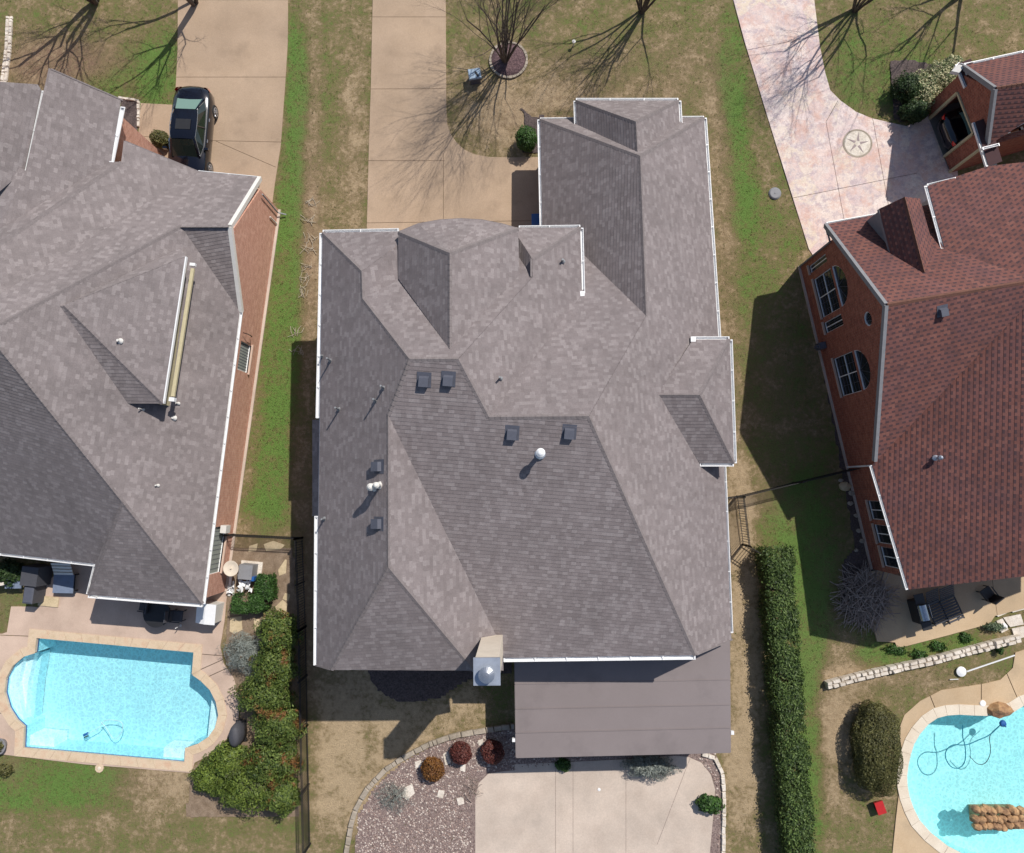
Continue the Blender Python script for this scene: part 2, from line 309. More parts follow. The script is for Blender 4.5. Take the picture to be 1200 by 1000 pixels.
def plate(polys, O, U, V, N, thick, cuts=(), gap=.012):
    """flat piece with holes: polys in plane coordinates, extruded by -N*thick; cuts = segments sawn out; returns list of MB pieces"""
    rings = [[Vector((float(a), float(b), 0)) for a, b in r] for r in polys]
    tris = tessellate_polygon(rings); flat = [p for r in rings for p in r]
    bm = bmesh.new(); vs = [bm.verts.new(p) for p in flat]
    for t_ in tris:
        try: bm.faces.new([vs[i] for i in t_])
        except ValueError: pass
    bmesh.ops.recalc_face_normals(bm, faces=bm.faces)
    for f in bm.faces:
        if f.normal.z < 0: f.normal_flip()
    for (a, b) in cuts:
        a = Vector((float(a[0]), float(a[1]), 0)); b = Vector((float(b[0]), float(b[1]), 0)); d = (b-a).normalized(); n = Vector((-d.y, d.x, 0)); L = (b-a).length
        for s_ in (-1, 1):
            g = [f for f in bm.faces if -.05 < (f.calc_center_median()-a).dot(d) < L+.05 or any(-.05 < (v_.co-a).dot(d) < L+.05 for v_ in f.verts)]
            ge = set(e for f in g for e in f.edges); gv = set(v_ for f in g for v_ in f.verts)
            bmesh.ops.bisect_plane(bm, geom=list(g)+list(ge)+list(gv), plane_co=a+n*s_*gap/2, plane_no=n, dist=1e-5)
        for s_, q in ((-1, a), (1, b)):
            g = [f for f in bm.faces if abs((f.calc_center_median()-a).dot(n)) < gap/2]
            ge = set(e for f in g for e in f.edges); gv = set(v_ for f in g for v_ in f.verts)
            if g: bmesh.ops.bisect_plane(bm, geom=list(g)+list(ge)+list(gv), plane_co=q, plane_no=d, dist=1e-5)
        kill = [f for f in bm.faces if abs((f.calc_center_median()-a).dot(n)) < gap/2*.98 and 0 < (f.calc_center_median()-a).dot(d) < L]
        bmesh.ops.delete(bm, geom=kill, context='FACES')
    bm.faces.ensure_lookup_table(); seen = set(); out = []
    O = np.array(O, float); U = np.array(U, float); V = np.array(V, float); N = np.array(N, float)
    for f0 in bm.faces:
        if f0 in seen: continue
        st = [f0]; seen.add(f0); isl = []
        while st:
            f = st.pop(); isl.append(f)
            for e in f.edges:
                for g in e.link_faces:
                    if g not in seen: seen.add(g); st.append(g)
        mb = MB(); idx = {}
        def top(v_):
            if v_ not in idx:
                idx[v_] = len(mb.v); mb.v.append(tuple(O+U*v_.co.x+V*v_.co.y)); mb.uv.append((v_.co.x, v_.co.y))
            return idx[v_]
        for f in isl: mb.f.append(tuple(top(v_) for v_ in f.verts))
        for f in isl:
            for l in f.loops:
                if len([g for g in l.edge.link_faces if g in seen and g in isl]) == 1:
                    a, b = l.vert, l.link_loop_next.vert; k = len(mb.v)
                    for q, dz in ((a, 0), (b, 0), (b, thick), (a, thick)):
                        mb.v.append(tuple(O+U*q.co.x+V*q.co.y-N*dz)); mb.uv.append((q.co.x+dz, q.co.y))
                    mb.f.append((k+3, k+2, k+1, k))
        if sum(f.calc_area() for f in isl) > .004: out.append(mb)
    bm.free(); return out
def slabs(name, polys, h, thick, mat, parent, cuts=(), gap=.02, piece='slab'):
    """ground slabs from photo outlines; joints sawn through"""
    pw = [[W(x, y, h)[:2] for x, y in r] for r in polys]; cw = [(W(*a, h)[:2], W(*b, h)[:2]) for a, b in cuts]
    ps = plate(pw, (0, 0, h), (1, 0, 0), (0, 1, 0), (0, 0, 1), thick, cw, gap)
    if parent is None and len(ps) == 1: return ps[0].build(name, mat)
    for p in ps: p.build(piece, mat, parent)
def resample(pts, d):
    pts = [np.array(p, float) for p in pts]; out = [pts[0]]; acc = 0
    L = [np.linalg.norm(b-a) for a, b in zip(pts, pts[1:])]; tot = sum(L); n = max(1, round(tot/d)); k = 0; s0 = 0
    for i in range(1, n):
        s = tot*i/n
        while s > s0+L[k]: s0 += L[k]; k += 1
        out.append(pts[k]+(pts[k+1]-pts[k])*((s-s0)/L[k]))
    return out+[pts[-1]]
def smooth_closed(pts, it=2):
    for _ in range(it):
        q = []
        for i in range(len(pts)):
            a, b = np.array(pts[i]), np.array(pts[(i+1) % len(pts)]); q += [a*.75+b*.25, a*.25+b*.75]
        pts = q
    return pts
def inpoly(x, y, poly):
    c = False; j = len(poly)-1
    for i in range(len(poly)):
        if (poly[i][1] > y) != (poly[j][1] > y) and x < (poly[j][0]-poly[i][0])*(y-poly[i][1])/(poly[j][1]-poly[i][1])+poly[i][0]: c = not c
        j = i
    return c

# ---------------------------------------------------------------- roofs
def solve_roof(V, F, wp=200.0):
    """heights of all roof corners so that every face is flat (1/(H-h) is affine over the picture for a plane)"""
    nm = list(V); ix = {n: i for i, n in enumerate(nm)}; nv = len(nm); A = []; b = []
    for n in nm:
        r = np.zeros(nv+3*len(F)); r[ix[n]] = V[n][3]; A.append(r); b.append(V[n][3]/(CAMH-V[n][2])*CAMH)
    for k, f in enumerate(F.values()):
        for n in f.split():
            r = np.zeros(nv+3*len(F)); r[ix[n]] = wp; r[nv+3*k] = -wp*(V[n][0]-600)/600; r[nv+3*k+1] = -wp*(V[n][1]-500)/600; r[nv+3*k+2] = -wp
            A.append(r); b.append(0)
    s = np.linalg.lstsq(np.array(A), np.array(b), rcond=None)[0]
    return {n: W(V[n][0], V[n][1], CAMH-CAMH/s[i]) for n, i in ix.items()}
def clip(poly, k, val, keep_above):
    out = []
    for i in range(len(poly)):
        a, b = poly[i], poly[(i+1) % len(poly)]
        da, db = a[k]-val, b[k]-val
        if not keep_above: da, db = -da, -db
        if da >= 0: out.append(a)
        if (da > 0 and db < 0) or (da < 0 and db > 0): out.append(a+(b-a)*(da/(da-db)))
    return out
class Roof:
    def __init__(s, V, F): s.P = solve_roof(V, F); s.F = {k: f.split() for k, f in F.items()}; s.pl = {}
    def plane(s, k):
        if k in s.pl: return s.pl[k]
        p = np.array([s.P[n] for n in s.F[k]]); c = p.mean(0); vt = np.linalg.svd(p-c)[2][2]; vt = vt*np.sign(vt[2]); s.pl[k] = (c, vt); return s.pl[k]
    def at(s, x, y, k): c, n = s.plane(k); return on_plane(x, y, c, n)
    def mesh(s, name, mat, parent, e=.145, t=.010, skip=()):
        mb = MB()
        for k, f in s.F.items():
            if k in skip: continue
            c, n = s.plane(k); U = np.cross([0, 0, 1], n); U /= np.linalg.norm(U); Vd = np.cross(n, U)
            pts = [np.array([*s.P[q], s.P[q].dot(U), s.P[q].dot(Vd)]) for q in f]
            tri = tessellate_polygon([[Vector((p[3], p[4], 0)) for p in pts]])
            for tr in tri:
                T = [pts[i] for i in tr]
                a = np.cross(T[1][:3]-T[0][:3], T[2][:3]-T[0][:3])
                if a.dot(n) < 0: T = T[::-1]
                v0 = min(p[4] for p in T); v1 = max(p[4] for p in T)
                for r in range(math.floor(v0/e), math.floor(v1/e)+1):
                    q = clip(T, 4, r*e, True); q = clip(q, 4, (r+1)*e, False) if q else q
                    if len(q) < 3: continue
                    lift = [t*(1-(p[4]-r*e)/e)+.004 for p in q]
                    mb.add([p[:3]+n*l for p, l in zip(q, lift)], [tuple(range(len(q)))], [(p[3], p[4]+(1e-4 if p[4]-r*e < 1e-5 else -1e-4)) for p in q])
                    for i in range(len(q)):
                        a, b = q[i], q[(i+1) % len(q)]
                        if abs(a[4]-r*e) < 1e-6 and abs(b[4]-r*e) < 1e-6 and np.linalg.norm(a-b) > 1e-4:
                            mb.add([a[:3]+n*(t+.004), b[:3]+n*(t+.004), b[:3]-n*.01, a[:3]-n*.01], [(3, 2, 1, 0)], [(a[3], a[4]), (b[3], b[4]), (b[3], b[4]-.01), (a[3], a[4]-.01)])
        return mb.build(name, mat, parent)
    def caps(s, edges, mat, parent, w=.10):
        for ed in edges:
            mb = MB()
            a, b, k1, k2 = ed.split(); A, B = s.P[a], s.P[b]
            if A[2] > B[2]: A, B = B, A
            d = (B-A); L = np.linalg.norm(d); d /= L; n1, n2 = s.plane(k1)[1], s.plane(k2)[1]
            s1 = np.cross(d, n1); s1 *= np.sign(s1.dot(s.plane(k1)[0]-(A+B)/2)); s2 = np.cross(d, n2); s2 *= np.sign(s2.dot(s.plane(k2)[0]-(A+B)/2))
            up = (n1+n2); up /= np.linalg.norm(up); m = max(1, int(L/.2))
            for i in range(m):
                p, q = A+d*L*i/m, A+d*L*(i+1)/m
                for (P1, P2, z1, z2) in ((p, q, .034, .02),):
                    V = [P1+s1*w+up*(z1-.012), P1+up*z1, P1+s2*w+up*(z1-.012), P2+s1*w+up*(z2-.012), P2+up*z2, P2+s2*w+up*(z2-.012),
                         P1+s1*w-up*.02, P1+s2*w-up*.02]
                    mb.add(V, [(0, 1, 4, 3), (1, 2, 5, 4), (0, 6, 7, 2, 1)])
            mb.build('ridge_cap', mat, parent)
HGR = None
def gutter(parent, a, b, out, w=.13, mat='white', hang=1.15, ends=True, dz=-.02):
    """open gutter trough along an eave from a to b (world points); out = world point on the outer side"""
    a, b = np.array(a, float), np.array(b, float); d = b-a; L = np.linalg.norm(d); d /= L
    o = np.cross(d, [0, 0, 1]); o /= np.linalg.norm(o); o *= np.sign(o.dot(np.array(out)-a)); z = np.array([0, 0, 1.])
    prof = [(0.0, -.01), (0, -.11), (.085, -.11), (w, -.04), (w, 0), (w-.022, 0), (w-.025, -.03), (.08, -.095), (.015, -.095), (.015, -.01)]
    mb = MB(); n = len(prof)
    for p in (a, b):
        for x, y in prof: mb.v.append(tuple(p+o*x+z*(y+dz)))
    for i in range(n): mb.f.append((i, (i+1) % n, n+(i+1) % n, n+i))
    if ends:
        for p in (a, b): mb.bar(p+o*.01+z*(dz-.055), p+o*(w-.01)+z*(dz-.055), .012, .1)
    g = mb.build('gutter', mat, parent)
    k = max(1, int(L/hang))
    for i in range(k+1):
        p = a+d*min(L-.03, max(.03, L*i/k)); h = MB().bar(p-o*.03+z*(dz+.002), p+o*w+z*(dz+.002), .035, .012); h.build('gutter_hanger', mat, g)
    return g
def fascia(parent, a, b, inn, mat='offwhite', depth=.4, hgt=.2, dz=-.03):
    a, b = np.array(a, float), np.array(b, float); d = b-a; d /= np.linalg.norm(d); o = np.cross(d, [0, 0, 1]); o /= np.linalg.norm(o); o *= np.sign(o.dot(np.array(inn)-a))
    z = np.array([0, 0, 1.]); V = []
    for p in (a, b): V += [p+z*dz, p+z*(dz-hgt), p+o*depth+z*(dz-hgt), p+o*depth+z*dz]
    MB_ = MB(); MB_.add(V, [(0, 1, 5, 4), (1, 2, 6, 5), (2, 3, 7, 6), (3, 0, 4, 7), (0, 3, 2, 1), (4, 5, 6, 7)]); return MB_.build('eave_board', mat, parent)
def prism(pts, z0, z1):
    mb = MB(); n = len(pts); A = sum(pts[i][0]*pts[(i+1) % n][1]-pts[(i+1) % n][0]*pts[i][1] for i in range(n))
    if A < 0: pts = pts[::-1]
    for i in range(n):
        a, b = pts[i], pts[(i+1) % n]; L = math.hypot(b[0]-a[0], b[1]-a[1])
        mb.add([(a[0], a[1], z0), (b[0], b[1], z0), (b[0], b[1], z1), (a[0], a[1], z1)], [(0, 1, 2, 3)], [(0, z0), (L, z0), (L, z1), (0, z1)])
    mb.add([(p[0], p[1], z1) for p in pts], [tuple(range(n))], [(p[0], p[1]) for p in pts]); return mb

# ---------------------------------------------------------------- pools (outlines at water level, photo pixels)
POOL1 = [(43, 747), (228, 764), (226, 790)] + [tuple(p) for p in [(236, 797), (247, 808), (254, 822), (257, 838), (253, 853), (245, 864), (233, 872), (218, 877)]] + [(217, 894), (27, 877), (28, 852), (19, 844), (10, 830), (5, 812), (7, 795), (15, 780), (28, 769), (41, 765)]
POOL2 = [(1092, 842), (1115, 836), (1150, 838), (1180, 838), (1205, 822), (1260, 812), (1330, 850), (1340, 940), (1300, 1010), (1200, 1030), (1120, 1000), (1080, 968), (1066, 940), (1061, 915), (1064, 890), (1072, 865)]
P1W = [W(x, y, 0)[:2] for x, y in POOL1]; P2W = [W(x, y, 0)[:2] for x, y in smooth_closed(POOL2, 1)]
def offset(poly, d):
    n = len(poly); A = sum(poly[i][0]*poly[(i+1) % n][1]-poly[(i+1) % n][0]*poly[i][1] for i in range(n)); sg = 1 if A > 0 else -1; out = []
    for i in range(n):
        a, b, c = (np.array(poly[k % n], float)[:2] for k in (i-1, i, i+1)); u = (b-a)/np.linalg.norm(b-a); v = (c-b)/np.linalg.norm(c-b)
        n1 = np.array([u[1], -u[0]])*sg; n2 = np.array([v[1], -v[0]])*sg; m = n1+n2; m /= max(.5, m.dot(m)/2); out.append(b+m*d*(1 if m.dot(m) < 4 else 0.7))
    return out

# ---------------------------------------------------------------- ground sheet
GREEN = [  # photo pixel centre, radii, growth, bareness
 (349, 110, 13, 75, .48, 0), (343, 230, 15, 60, .42, 0), (338, 330, 20, 70, .46, 0), (328, 430, 22, 60, .42, 0), (318, 540, 20, 60, .42, 0), (316, 600, 24, 30, .25, 0), (365, 200, 14, 160, -.16, .35), (385, 190, 20, 120, .12, 0),
 (362, 330, 12, 110, -.18, .4), (415, 150, 16, 120, -.15, .15), (150, 90, 60, 40, .25, 0), (185, 80, 25, 50, .3, 0), (60, 70, 60, 30, -.05, .5), (560, 120, 40, 50, -.10, .1), (600, 150, 40, 30, -.2, .25), (650, 130, 60, 30, -.15, .2),
 (740, 80, 60, 40, .12, 0), (680, 70, 30, 30, .05, .1), (800, 90, 40, 50, 0, .1), (858, 90, 16, 55, .42, 0), (868, 180, 22, 40, .12, 0), (875, 240, 18, 45, .40, 0), (848, 230, 14, 160, -.14, .35), (905, 270, 30, 50, .10, 0), (880, 330, 25, 30, .2, 0),
 (650, 132, 25, 5, .3, 0), (1040, 80, 75, 50, .22, 0), (1010, 100, 30, 30, .1, .1), (900, 450, 60, 90, .06, .25), (940, 600, 40, 60, .12, .1), (905, 615, 14, 30, .2, 0), (945, 660, 22, 90, .6, 0), (940, 780, 14, 60, .25, .1), (950, 900, 14, 70, .45, 0), (960, 760, 14, 30, .25, 0),
 (985, 800, 30, 60, -.28, .2), (1040, 790, 60, 12, -.1, .15), (1040, 765, 32, 16, .4, 0), (1010, 760, 40, 18, .12, 0), (1100, 755, 50, 10, .3, 0), (975, 890, 18, 60, -.3, .2), (1080, 800, 60, 20, -.05, .1), (1000, 700, 40, 50, .15, .2), (348, 90, 12, 60, .25, 0), (335, 380, 14, 120, .14, 0), (860, 120, 12, 80, .25, 0), (945, 640, 18, 60, .2, 0), (952, 860, 12, 120, .2, 0), (700, 100, 110, 50, -.10, .1), (590, 120, 70, 50, -.08, .12), (400, 250, 25, 120, -.10, .12), (905, 590, 30, 20, -.12, .15),
 (871, 720, 16, 190, -.38, .05), (864, 600, 12, 60, -.25, .1), (740, 90, 90, 40, -.06, .2), (60, 75, 60, 30, -.1, .6), (120, 70, 40, 20, -.1, .3), (865, 900, 16, 60, -.35, .1), (450, 860, 60, 60, -.32, .05), (540, 830, 30, 25, -.22, 0), (385, 900, 30, 60, -.30, 0), (365, 880, 8, 60, .22, 0), (433, 870, 10, 14, .2, 0), (450, 940, 60, 30, -.3, .1),
 (400, 800, 40, 40, -.15, .3), (360, 700, 14, 120, -.1, .8), (60, 915, 80, 25, .4, 0), (30, 930, 50, 20, .3, 0), (150, 915, 40, 15, .0, .1), (190, 920, 50, 30, -.25, .25), (120, 940, 30, 12, .15, 0), (10, 900, 14, 10, 0, .6), (10, 710, 10, 20, .2, .3), (20, 830, 8, 8, 0, 0),
 (300, 700, 40, 60, -.2, .6), (270, 880, 20, 30, -.1, .5), (350, 550, 10, 60, -.1, .3), (300, 650, 40, 20, -.1, .3)]
def build_ground():
    g = .22; xs = np.concatenate([[-400, -150, -60, -40], np.arange(-33, 33.01, g), [40, 60, 150, 400]]); ys = np.concatenate([[-400, -150, -60, -35], np.arange(-26, 33.01, g), [40, 60, 150, 400]])
    X, Y = np.meshgrid(xs, ys, indexing='ij'); gr = np.full(X.shape, .35); ba = np.zeros(X.shape)
    for cx, cy, rx, ry, a, b in GREEN:
        c = W(cx, cy); wgt = np.exp(-(((X-c[0])/(rx/25))**2+((Y-c[1])/(ry/25))**2)**1.5*.7); gr += a*wgt; ba += b*wgt
    inner = (abs(X) < 33) & (Y > -26) & (Y < 33); h = np.zeros(X.shape)
    h[inner] = (np.sin(X*1.3+Y*.7)*np.sin(Y*1.1-X*.4)*.012+rng.normal(0, .006, X.shape))[inner]
    nx, ny = X.shape; kill1, kill2 = offset(P1W, .16), offset(P2W, .16)
    vs = np.stack([X, Y, h-.012], -1).reshape(-1, 3)
    ok = np.ones(X.shape, bool); bb = [(np.array(k).min(0), np.array(k).max(0), k) for k in (kill1, kill2)]
    for i in range(nx):
        for j in range(ny):
            for lo, hi, k in bb:
                if lo[0] < X[i, j] < hi[0] and lo[1] < Y[i, j] < hi[1] and inpoly(X[i, j], Y[i, j], k): ok[i, j] = False
    fs = []
    for i in range(nx-1):
        for j in range(ny-1):
            if ok[i, j] and ok[i+1, j] and ok[i, j+1] and ok[i+1, j+1]: fs.append((i*ny+j, (i+1)*ny+j, (i+1)*ny+j+1, i*ny+j+1))
    me = bpy.data.meshes.new('ground'); me.from_pydata(vs.tolist(), [], fs)
    ca = me.color_attributes.new('growth', 'FLOAT_COLOR', 'POINT'); gr = np.minimum(gr, .74+.1*np.sin(X*1.7)*np.sin(Y*1.3))
    ca.data.foreach_set('color', np.stack([gr.ravel().clip(0, 1), ba.ravel().clip(0, 1), 0*gr.ravel(), 0*gr.ravel()+1], -1).ravel())
    me.polygons.foreach_set('use_smooth', [True]*len(fs)); me.update()
    tag(link('ground', me, 'lawn'), kind='structure')
    # short tufts of grass standing up, denser where it is green
    n = 60000; px = rng.uniform(-30, 28, n*2); py = rng.uniform(-16, 25, n*2)
    gi = ((px+33)/g).astype(int)+4; gj = ((py+26)/g).astype(int)+4; keep = rng.random(n*2) < gr[gi, gj]*.9; keep &= ok[gi, gj]
    return px[keep], py[keep]
TUFTX, TUFTY = build_ground()

# ---------------------------------------------------------------- paved ground
def struct(name): return empty(name, kind='structure')
PAVED = []
def paved(name, polys, mat, cuts=(), h=.03, th=.12, gap=.02, piece='slab', base=True):
    e = struct(name); PAVED.append([W(x, y)[:2] for x, y in polys[0]]); slabs(name, polys, h, th, mat, e, cuts, gap, piece)
    if base:
        pw = [[W(x, y, h-.035)[:2] for x, y in r] for r in polys]
        for p in plate(pw, (0, 0, h-.035), (1, 0, 0), (0, 1, 0), (0, 0, 1), .05): p.build('subbase', 'base', e)
    return e
paved('left_driveway', [[(209, -60), (338, -60), (337, 52), (334, 100), (329, 170), (322, 215), (316, 262), (250, 268), (190, 250), (196, 200), (204, 140), (208, 60)]], 'conc',
      [((190, 90.5), (345, 90.5)), ((180, 163.5), (345, 167)), ((253, 165.5), (323, 196)), ((200, 0), (345, 0))])
paved('front_walk', [[(165, 121), (204.5, 123), (202, 141), (195, 200), (160, 190)]], 'conc', [((150, 160), (206, 161))])
arc = [(523, 125), (524, 145), (528, 157), (535, 167), (544, 175.5), (556, 181), (572, 184), (600, 184.5), (645, 184)]
paved('centre_driveway', [[(438, -60), (522, -60)]+arc+[(645, 300), (429, 300), (430, 262), (432, 180), (434.5, 104)]], 'conc',
      [((420, 104.5), (530, 104)), ((420, 188.5), (521, 188.5)), ((519.5, 180), (519.5, 300)), ((420, 261.5), (650, 258.5)), ((420, 20), (530, 20))])
paved('stamped_driveway', [[(846, -50), (873, 50), (905, 155), (948, 292), (960, 310), (1040, 300), (1130, 260), (1122, 200), (1150, 170), (1118, 100), (1100, 125), (1083, 140), (1062, 148), (1042, 143.5), (1021, 138.5), (1003, 131), (985, 118), (973, 106), (967, 85), (961, 55), (948, -50)]], 'stamped',
      [((968, 143), (997, 300)), ((1021, 130), (1052, 300)), ((925, 233), (1075, 203)), ((968, 143), (982, 118)), ((870, 60), (968, 40))], gap=.022)
MED = W(1004.5, 168.5)
md = struct('driveway_medallion')
MB().lathe((MED[0], MED[1], .031), [(.71, 0), (.71, .008), (.66, .008), (.66, .004), (0.62, .004)], 40).build('rim', 'stone_g', md)
MB().lathe((MED[0], MED[1], .031), [(.62, -.002), (.62, .005), (.0, .005)], 40).build('disc', 'stone_l', md)
for k in range(5):
    a = R_(90+72*k-15); p = MED+np.array([math.cos(a), math.sin(a), 0])*.12; q = MED+np.array([math.cos(a+.12), math.sin(a+.12), 0])*.58
    m = MB(); o = np.array([-math.sin(a), math.cos(a), 0])*.07; z = np.array([0, 0, .038]); m.add([p-o+z, q+z, p+o+z, (p+q)/2+z+np.array([0, 0, .012])], [(0, 1, 3), (1, 2, 3), (2, 0, 3)]); m.build('star_ray', 'star', md)
paved('left_pool_deck', [[(-90, 745), (2, 743), (8, 741), (13, 711), (36, 711), (45, 712), (57, 680), (110, 640), (268, 676), (263, 728), (258, 758), (262, 778), (274, 795), (281, 820), (279, 845), (266, 866), (244, 886), (228, 894), (224, 906), (100, 896), (0, 884), (-90, 877)], [tuple(p) for p in POOL1]], 'deck',
      [((-90, 741), (40, 746)), ((0, 751), (27, 769)), ((-60, 750), (10, 800)), ((227, 766), (262, 769)), ((228, 788), (266, 771)), ((238, 796), (275, 779)), ((-90, 838), (12, 836))], gap=.035, th=.14)
paved('right_patio', [[(1028, 752), (1049, 753), (1052, 760), (1110, 745), (1160, 731), (1166, 722), (1290, 690), (1290, 620), (1010, 672)]], 'conc_r', [((1160, 660), (1170, 730))], h=.1, th=.2)
paved('right_pool_deck', [[(1042, 1040), (1050, 960), (1054, 925), (1061, 900), (1057, 878), (1053, 856), (1060, 838), (1078, 822), (1103, 809), (1150, 802), (1172, 797), (1187, 783), (1190, 765), (1250, 745), (1420, 740), (1420, 1060), (1200, 1070)], [tuple(p) for p in smooth_closed(POOL2, 1)]], 'conc_r',
      [((1087, 808), (1099, 838)), ((1150, 795), (1150, 838)), ((1178, 785), (1193, 820)), ((1045, 905), (1066, 903))], gap=.035, th=.14)
paved('back_patio', [[(557, 1040), (557, 935), (561, 918), (572, 907), (590, 904), (603, 903), (603, 896), (735, 890), (790, 886), (806, 887), (822, 894), (833, 908), (838, 925), (836, 955), (828, 1040)]], 'conc_back',
      [((651, 880), (651, 1040)), ((671.5, 880), (671.5, 1040)), ((733.5, 880), (733.5, 1040)), ((812, 880), (770, 990))], gap=.014)

def pool(name, PW, depth, wmat, pmat, cop, cw, label):
    e = struct(name); m = MB(); n = len(PW)
    A = sum(PW[i][0]*PW[(i+1) % n][1]-PW[(i+1) % n][0]*PW[i][1] for i in range(n)); pw = PW if A > 0 else PW[::-1]
    for i in range(n):
        a, b = pw[i], pw[(i+1) % n]; m.add([(a[0], a[1], -.22), (b[0], b[1], -.22), (b[0], b[1], -depth), (a[0], a[1], -depth)], [(0, 1, 2, 3)])
    tri = tessellate_polygon([[Vector((p[0], p[1], 0)) for p in pw]]); m.add([(p[0], p[1], -depth) for p in pw], [tuple(t_) for t_ in tri]); m.build('basin', pmat, e)
    m = MB()
    for i in range(n):
        a, b = pw[i], pw[(i+1) % n]; m.add([(a[0], a[1], .0), (b[0], b[1], .0), (b[0], b[1], -.22), (a[0], a[1], -.22)], [(0, 1, 2, 3)])
    m.build('tile_band', 'tile', e)
    m = MB(); m.add([(p[0], p[1], -.1) for p in pw], [tuple(t_) for t_ in tri])
    tag(m.build('pool_water', wmat), kind='structure')
    # coping stones, one by one
    ou = offset(pw, cw); k = 0
    for i in range(n):
        a, b, c, d = (np.array(q, float) for q in (pw[i], pw[(i+1) % n], ou[(i+1) % n], ou[i])); L = np.linalg.norm(b-a); q = max(1, round(L/.75))
        for j in range(q):
            g = .007/max(L, .1); t0, t1 = j/q+g, (j+1)/q-g; ii = (b-a)/max(L, .01)*0
            nrm = (d-a)/np.linalg.norm(d-a)*.03
            P = [a+(b-a)*t0-nrm, a+(b-a)*t1-nrm, d+(c-d)*t1, d+(c-d)*t0]; z1 = .052+random.uniform(0, .006)
            mm = MB(); mm.add([(*p_, z1) for p_ in P]+[(*p_, .0) for p_ in P], [(0, 1, 2, 3), (4, 5, 1, 0), (5, 6, 2, 1), (6, 7, 3, 2), (7, 4, 0, 3)]); mm.build('coping_stone', cop, e)
    return e
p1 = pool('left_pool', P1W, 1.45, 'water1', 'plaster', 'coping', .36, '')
def pstep(pts, z, mat='step'):
    p = plate([[W(x, y, z)[:2] for x, y in pts]], (0, 0, z), (1, 0, 0), (0, 1, 0), (0, 0, 1), 1.4+z)
    for q in p: q.build('pool_step', mat, p1)
arcL = [(28.5, 852), (19.5, 844), (10.5, 830), (5.5, 812), (7.5, 795), (15.5, 780), (28.5, 769)]
pstep(arcL+[(22, 800)], -.32); pstep([(29, 851), (19, 846), (19, 790), (30, 768.5), (41, 765.5), (33, 800)], -.55); pstep([(28, 877), (30, 845), (36, 800), (42, 766), (50, 764), (44, 800), (38, 858)], -.85, 'plaster')
pstep([(29, 876.5), (30, 861), (64, 864.5), (63, 879.5)], -.45); pstep([(191, 891.5), (192, 876), (217, 878), (216.5, 893.5)], -.45); pstep([(243, 866), (247, 830), (249, 812), (254.5, 824), (256.5, 838), (252.5, 853)], -.45)
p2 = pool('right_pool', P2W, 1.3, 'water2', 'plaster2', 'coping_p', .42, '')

# planting beds and mulch sheets
def sheet(name, pts, mat, h, lump=.02, res=.12, parent=None, kind='structure'):
    pw = [W(x, y)[:2] for x, y in pts]; lo = np.min(pw, 0); hi = np.max(pw, 0); m = MB(); nx = int((hi[0]-lo[0])/res)+2; ny = int((hi[1]-lo[1])/res)+2; ins = {}
    for i in range(nx):
        for j in range(ny):
            x, y = lo[0]+i*res, lo[1]+j*res
            if inpoly(x, y, pw): ins[(i, j)] = len(m.v); m.v.append((x+random.uniform(-.02, .02), y+random.uniform(-.02, .02), h+random.uniform(0, lump)))
    for (i, j), k in ins.items():
        if (i+1, j) in ins and (i, j+1) in ins and (i+1, j+1) in ins: m.f.append((k, ins[(i+1, j)], ins[(i+1, j+1)], ins[(i, j+1)]))
        elif (i+1, j) in ins and (i, j+1) in ins: m.f.append((k, ins[(i+1, j)], ins[(i, j+1)]))
        if (i-1, j) in ins and (i, j-1) in ins and (i-1, j-1) not in ins: m.f.append((k, ins[(i-1, j)], ins[(i, j-1)]))
    return tag(m.build(name, mat, parent, smooth=True), kind=kind)
sheet('gravel_bed', [(413, 1020), (418, 955), (440, 918), (470, 892), (510, 870), (560, 858), (605, 852), (690, 850), (800, 870), (840, 884), (848, 910), (850, 950), (845, 1020)], 'gravel', .012, .015)
sheet('mulch_bed', [(428, 770), (432, 795), (445, 812), (465, 823), (490, 825), (520, 818), (545, 800), (600, 790), (600, 770)], 'mulch', .012, .05)
sheet('entry_bed', [(140, 114), (163, 119), (163, 190), (150, 190)], 'mulch', .012, .05)
sheet('garage_bed', [(600, 118), (612, 133), (614, 175), (602, 182), (640, 182), (640, 130), (625, 138)], 'mulch', .012, .05)
sheet('shrub_bed', [(1040, 72), (1060, 68), (1090, 74), (1130, 70), (1140, 100), (1085, 138), (1062, 146), (1046, 142), (1042, 100)], 'mulch', .012, .04)
sheet('side_bed', [(262, 640), (345, 640), (350, 730), (352, 960), (215, 960), (226, 896), (268, 870), (282, 830), (262, 770), (266, 700)], 'soil', .008, .03)
sheet('wall_bed', [(945, 330), (962, 330), (1040, 690), (1030, 720), (985, 720), (985, 660), (1000, 640)], 'mulch', .006, .02)
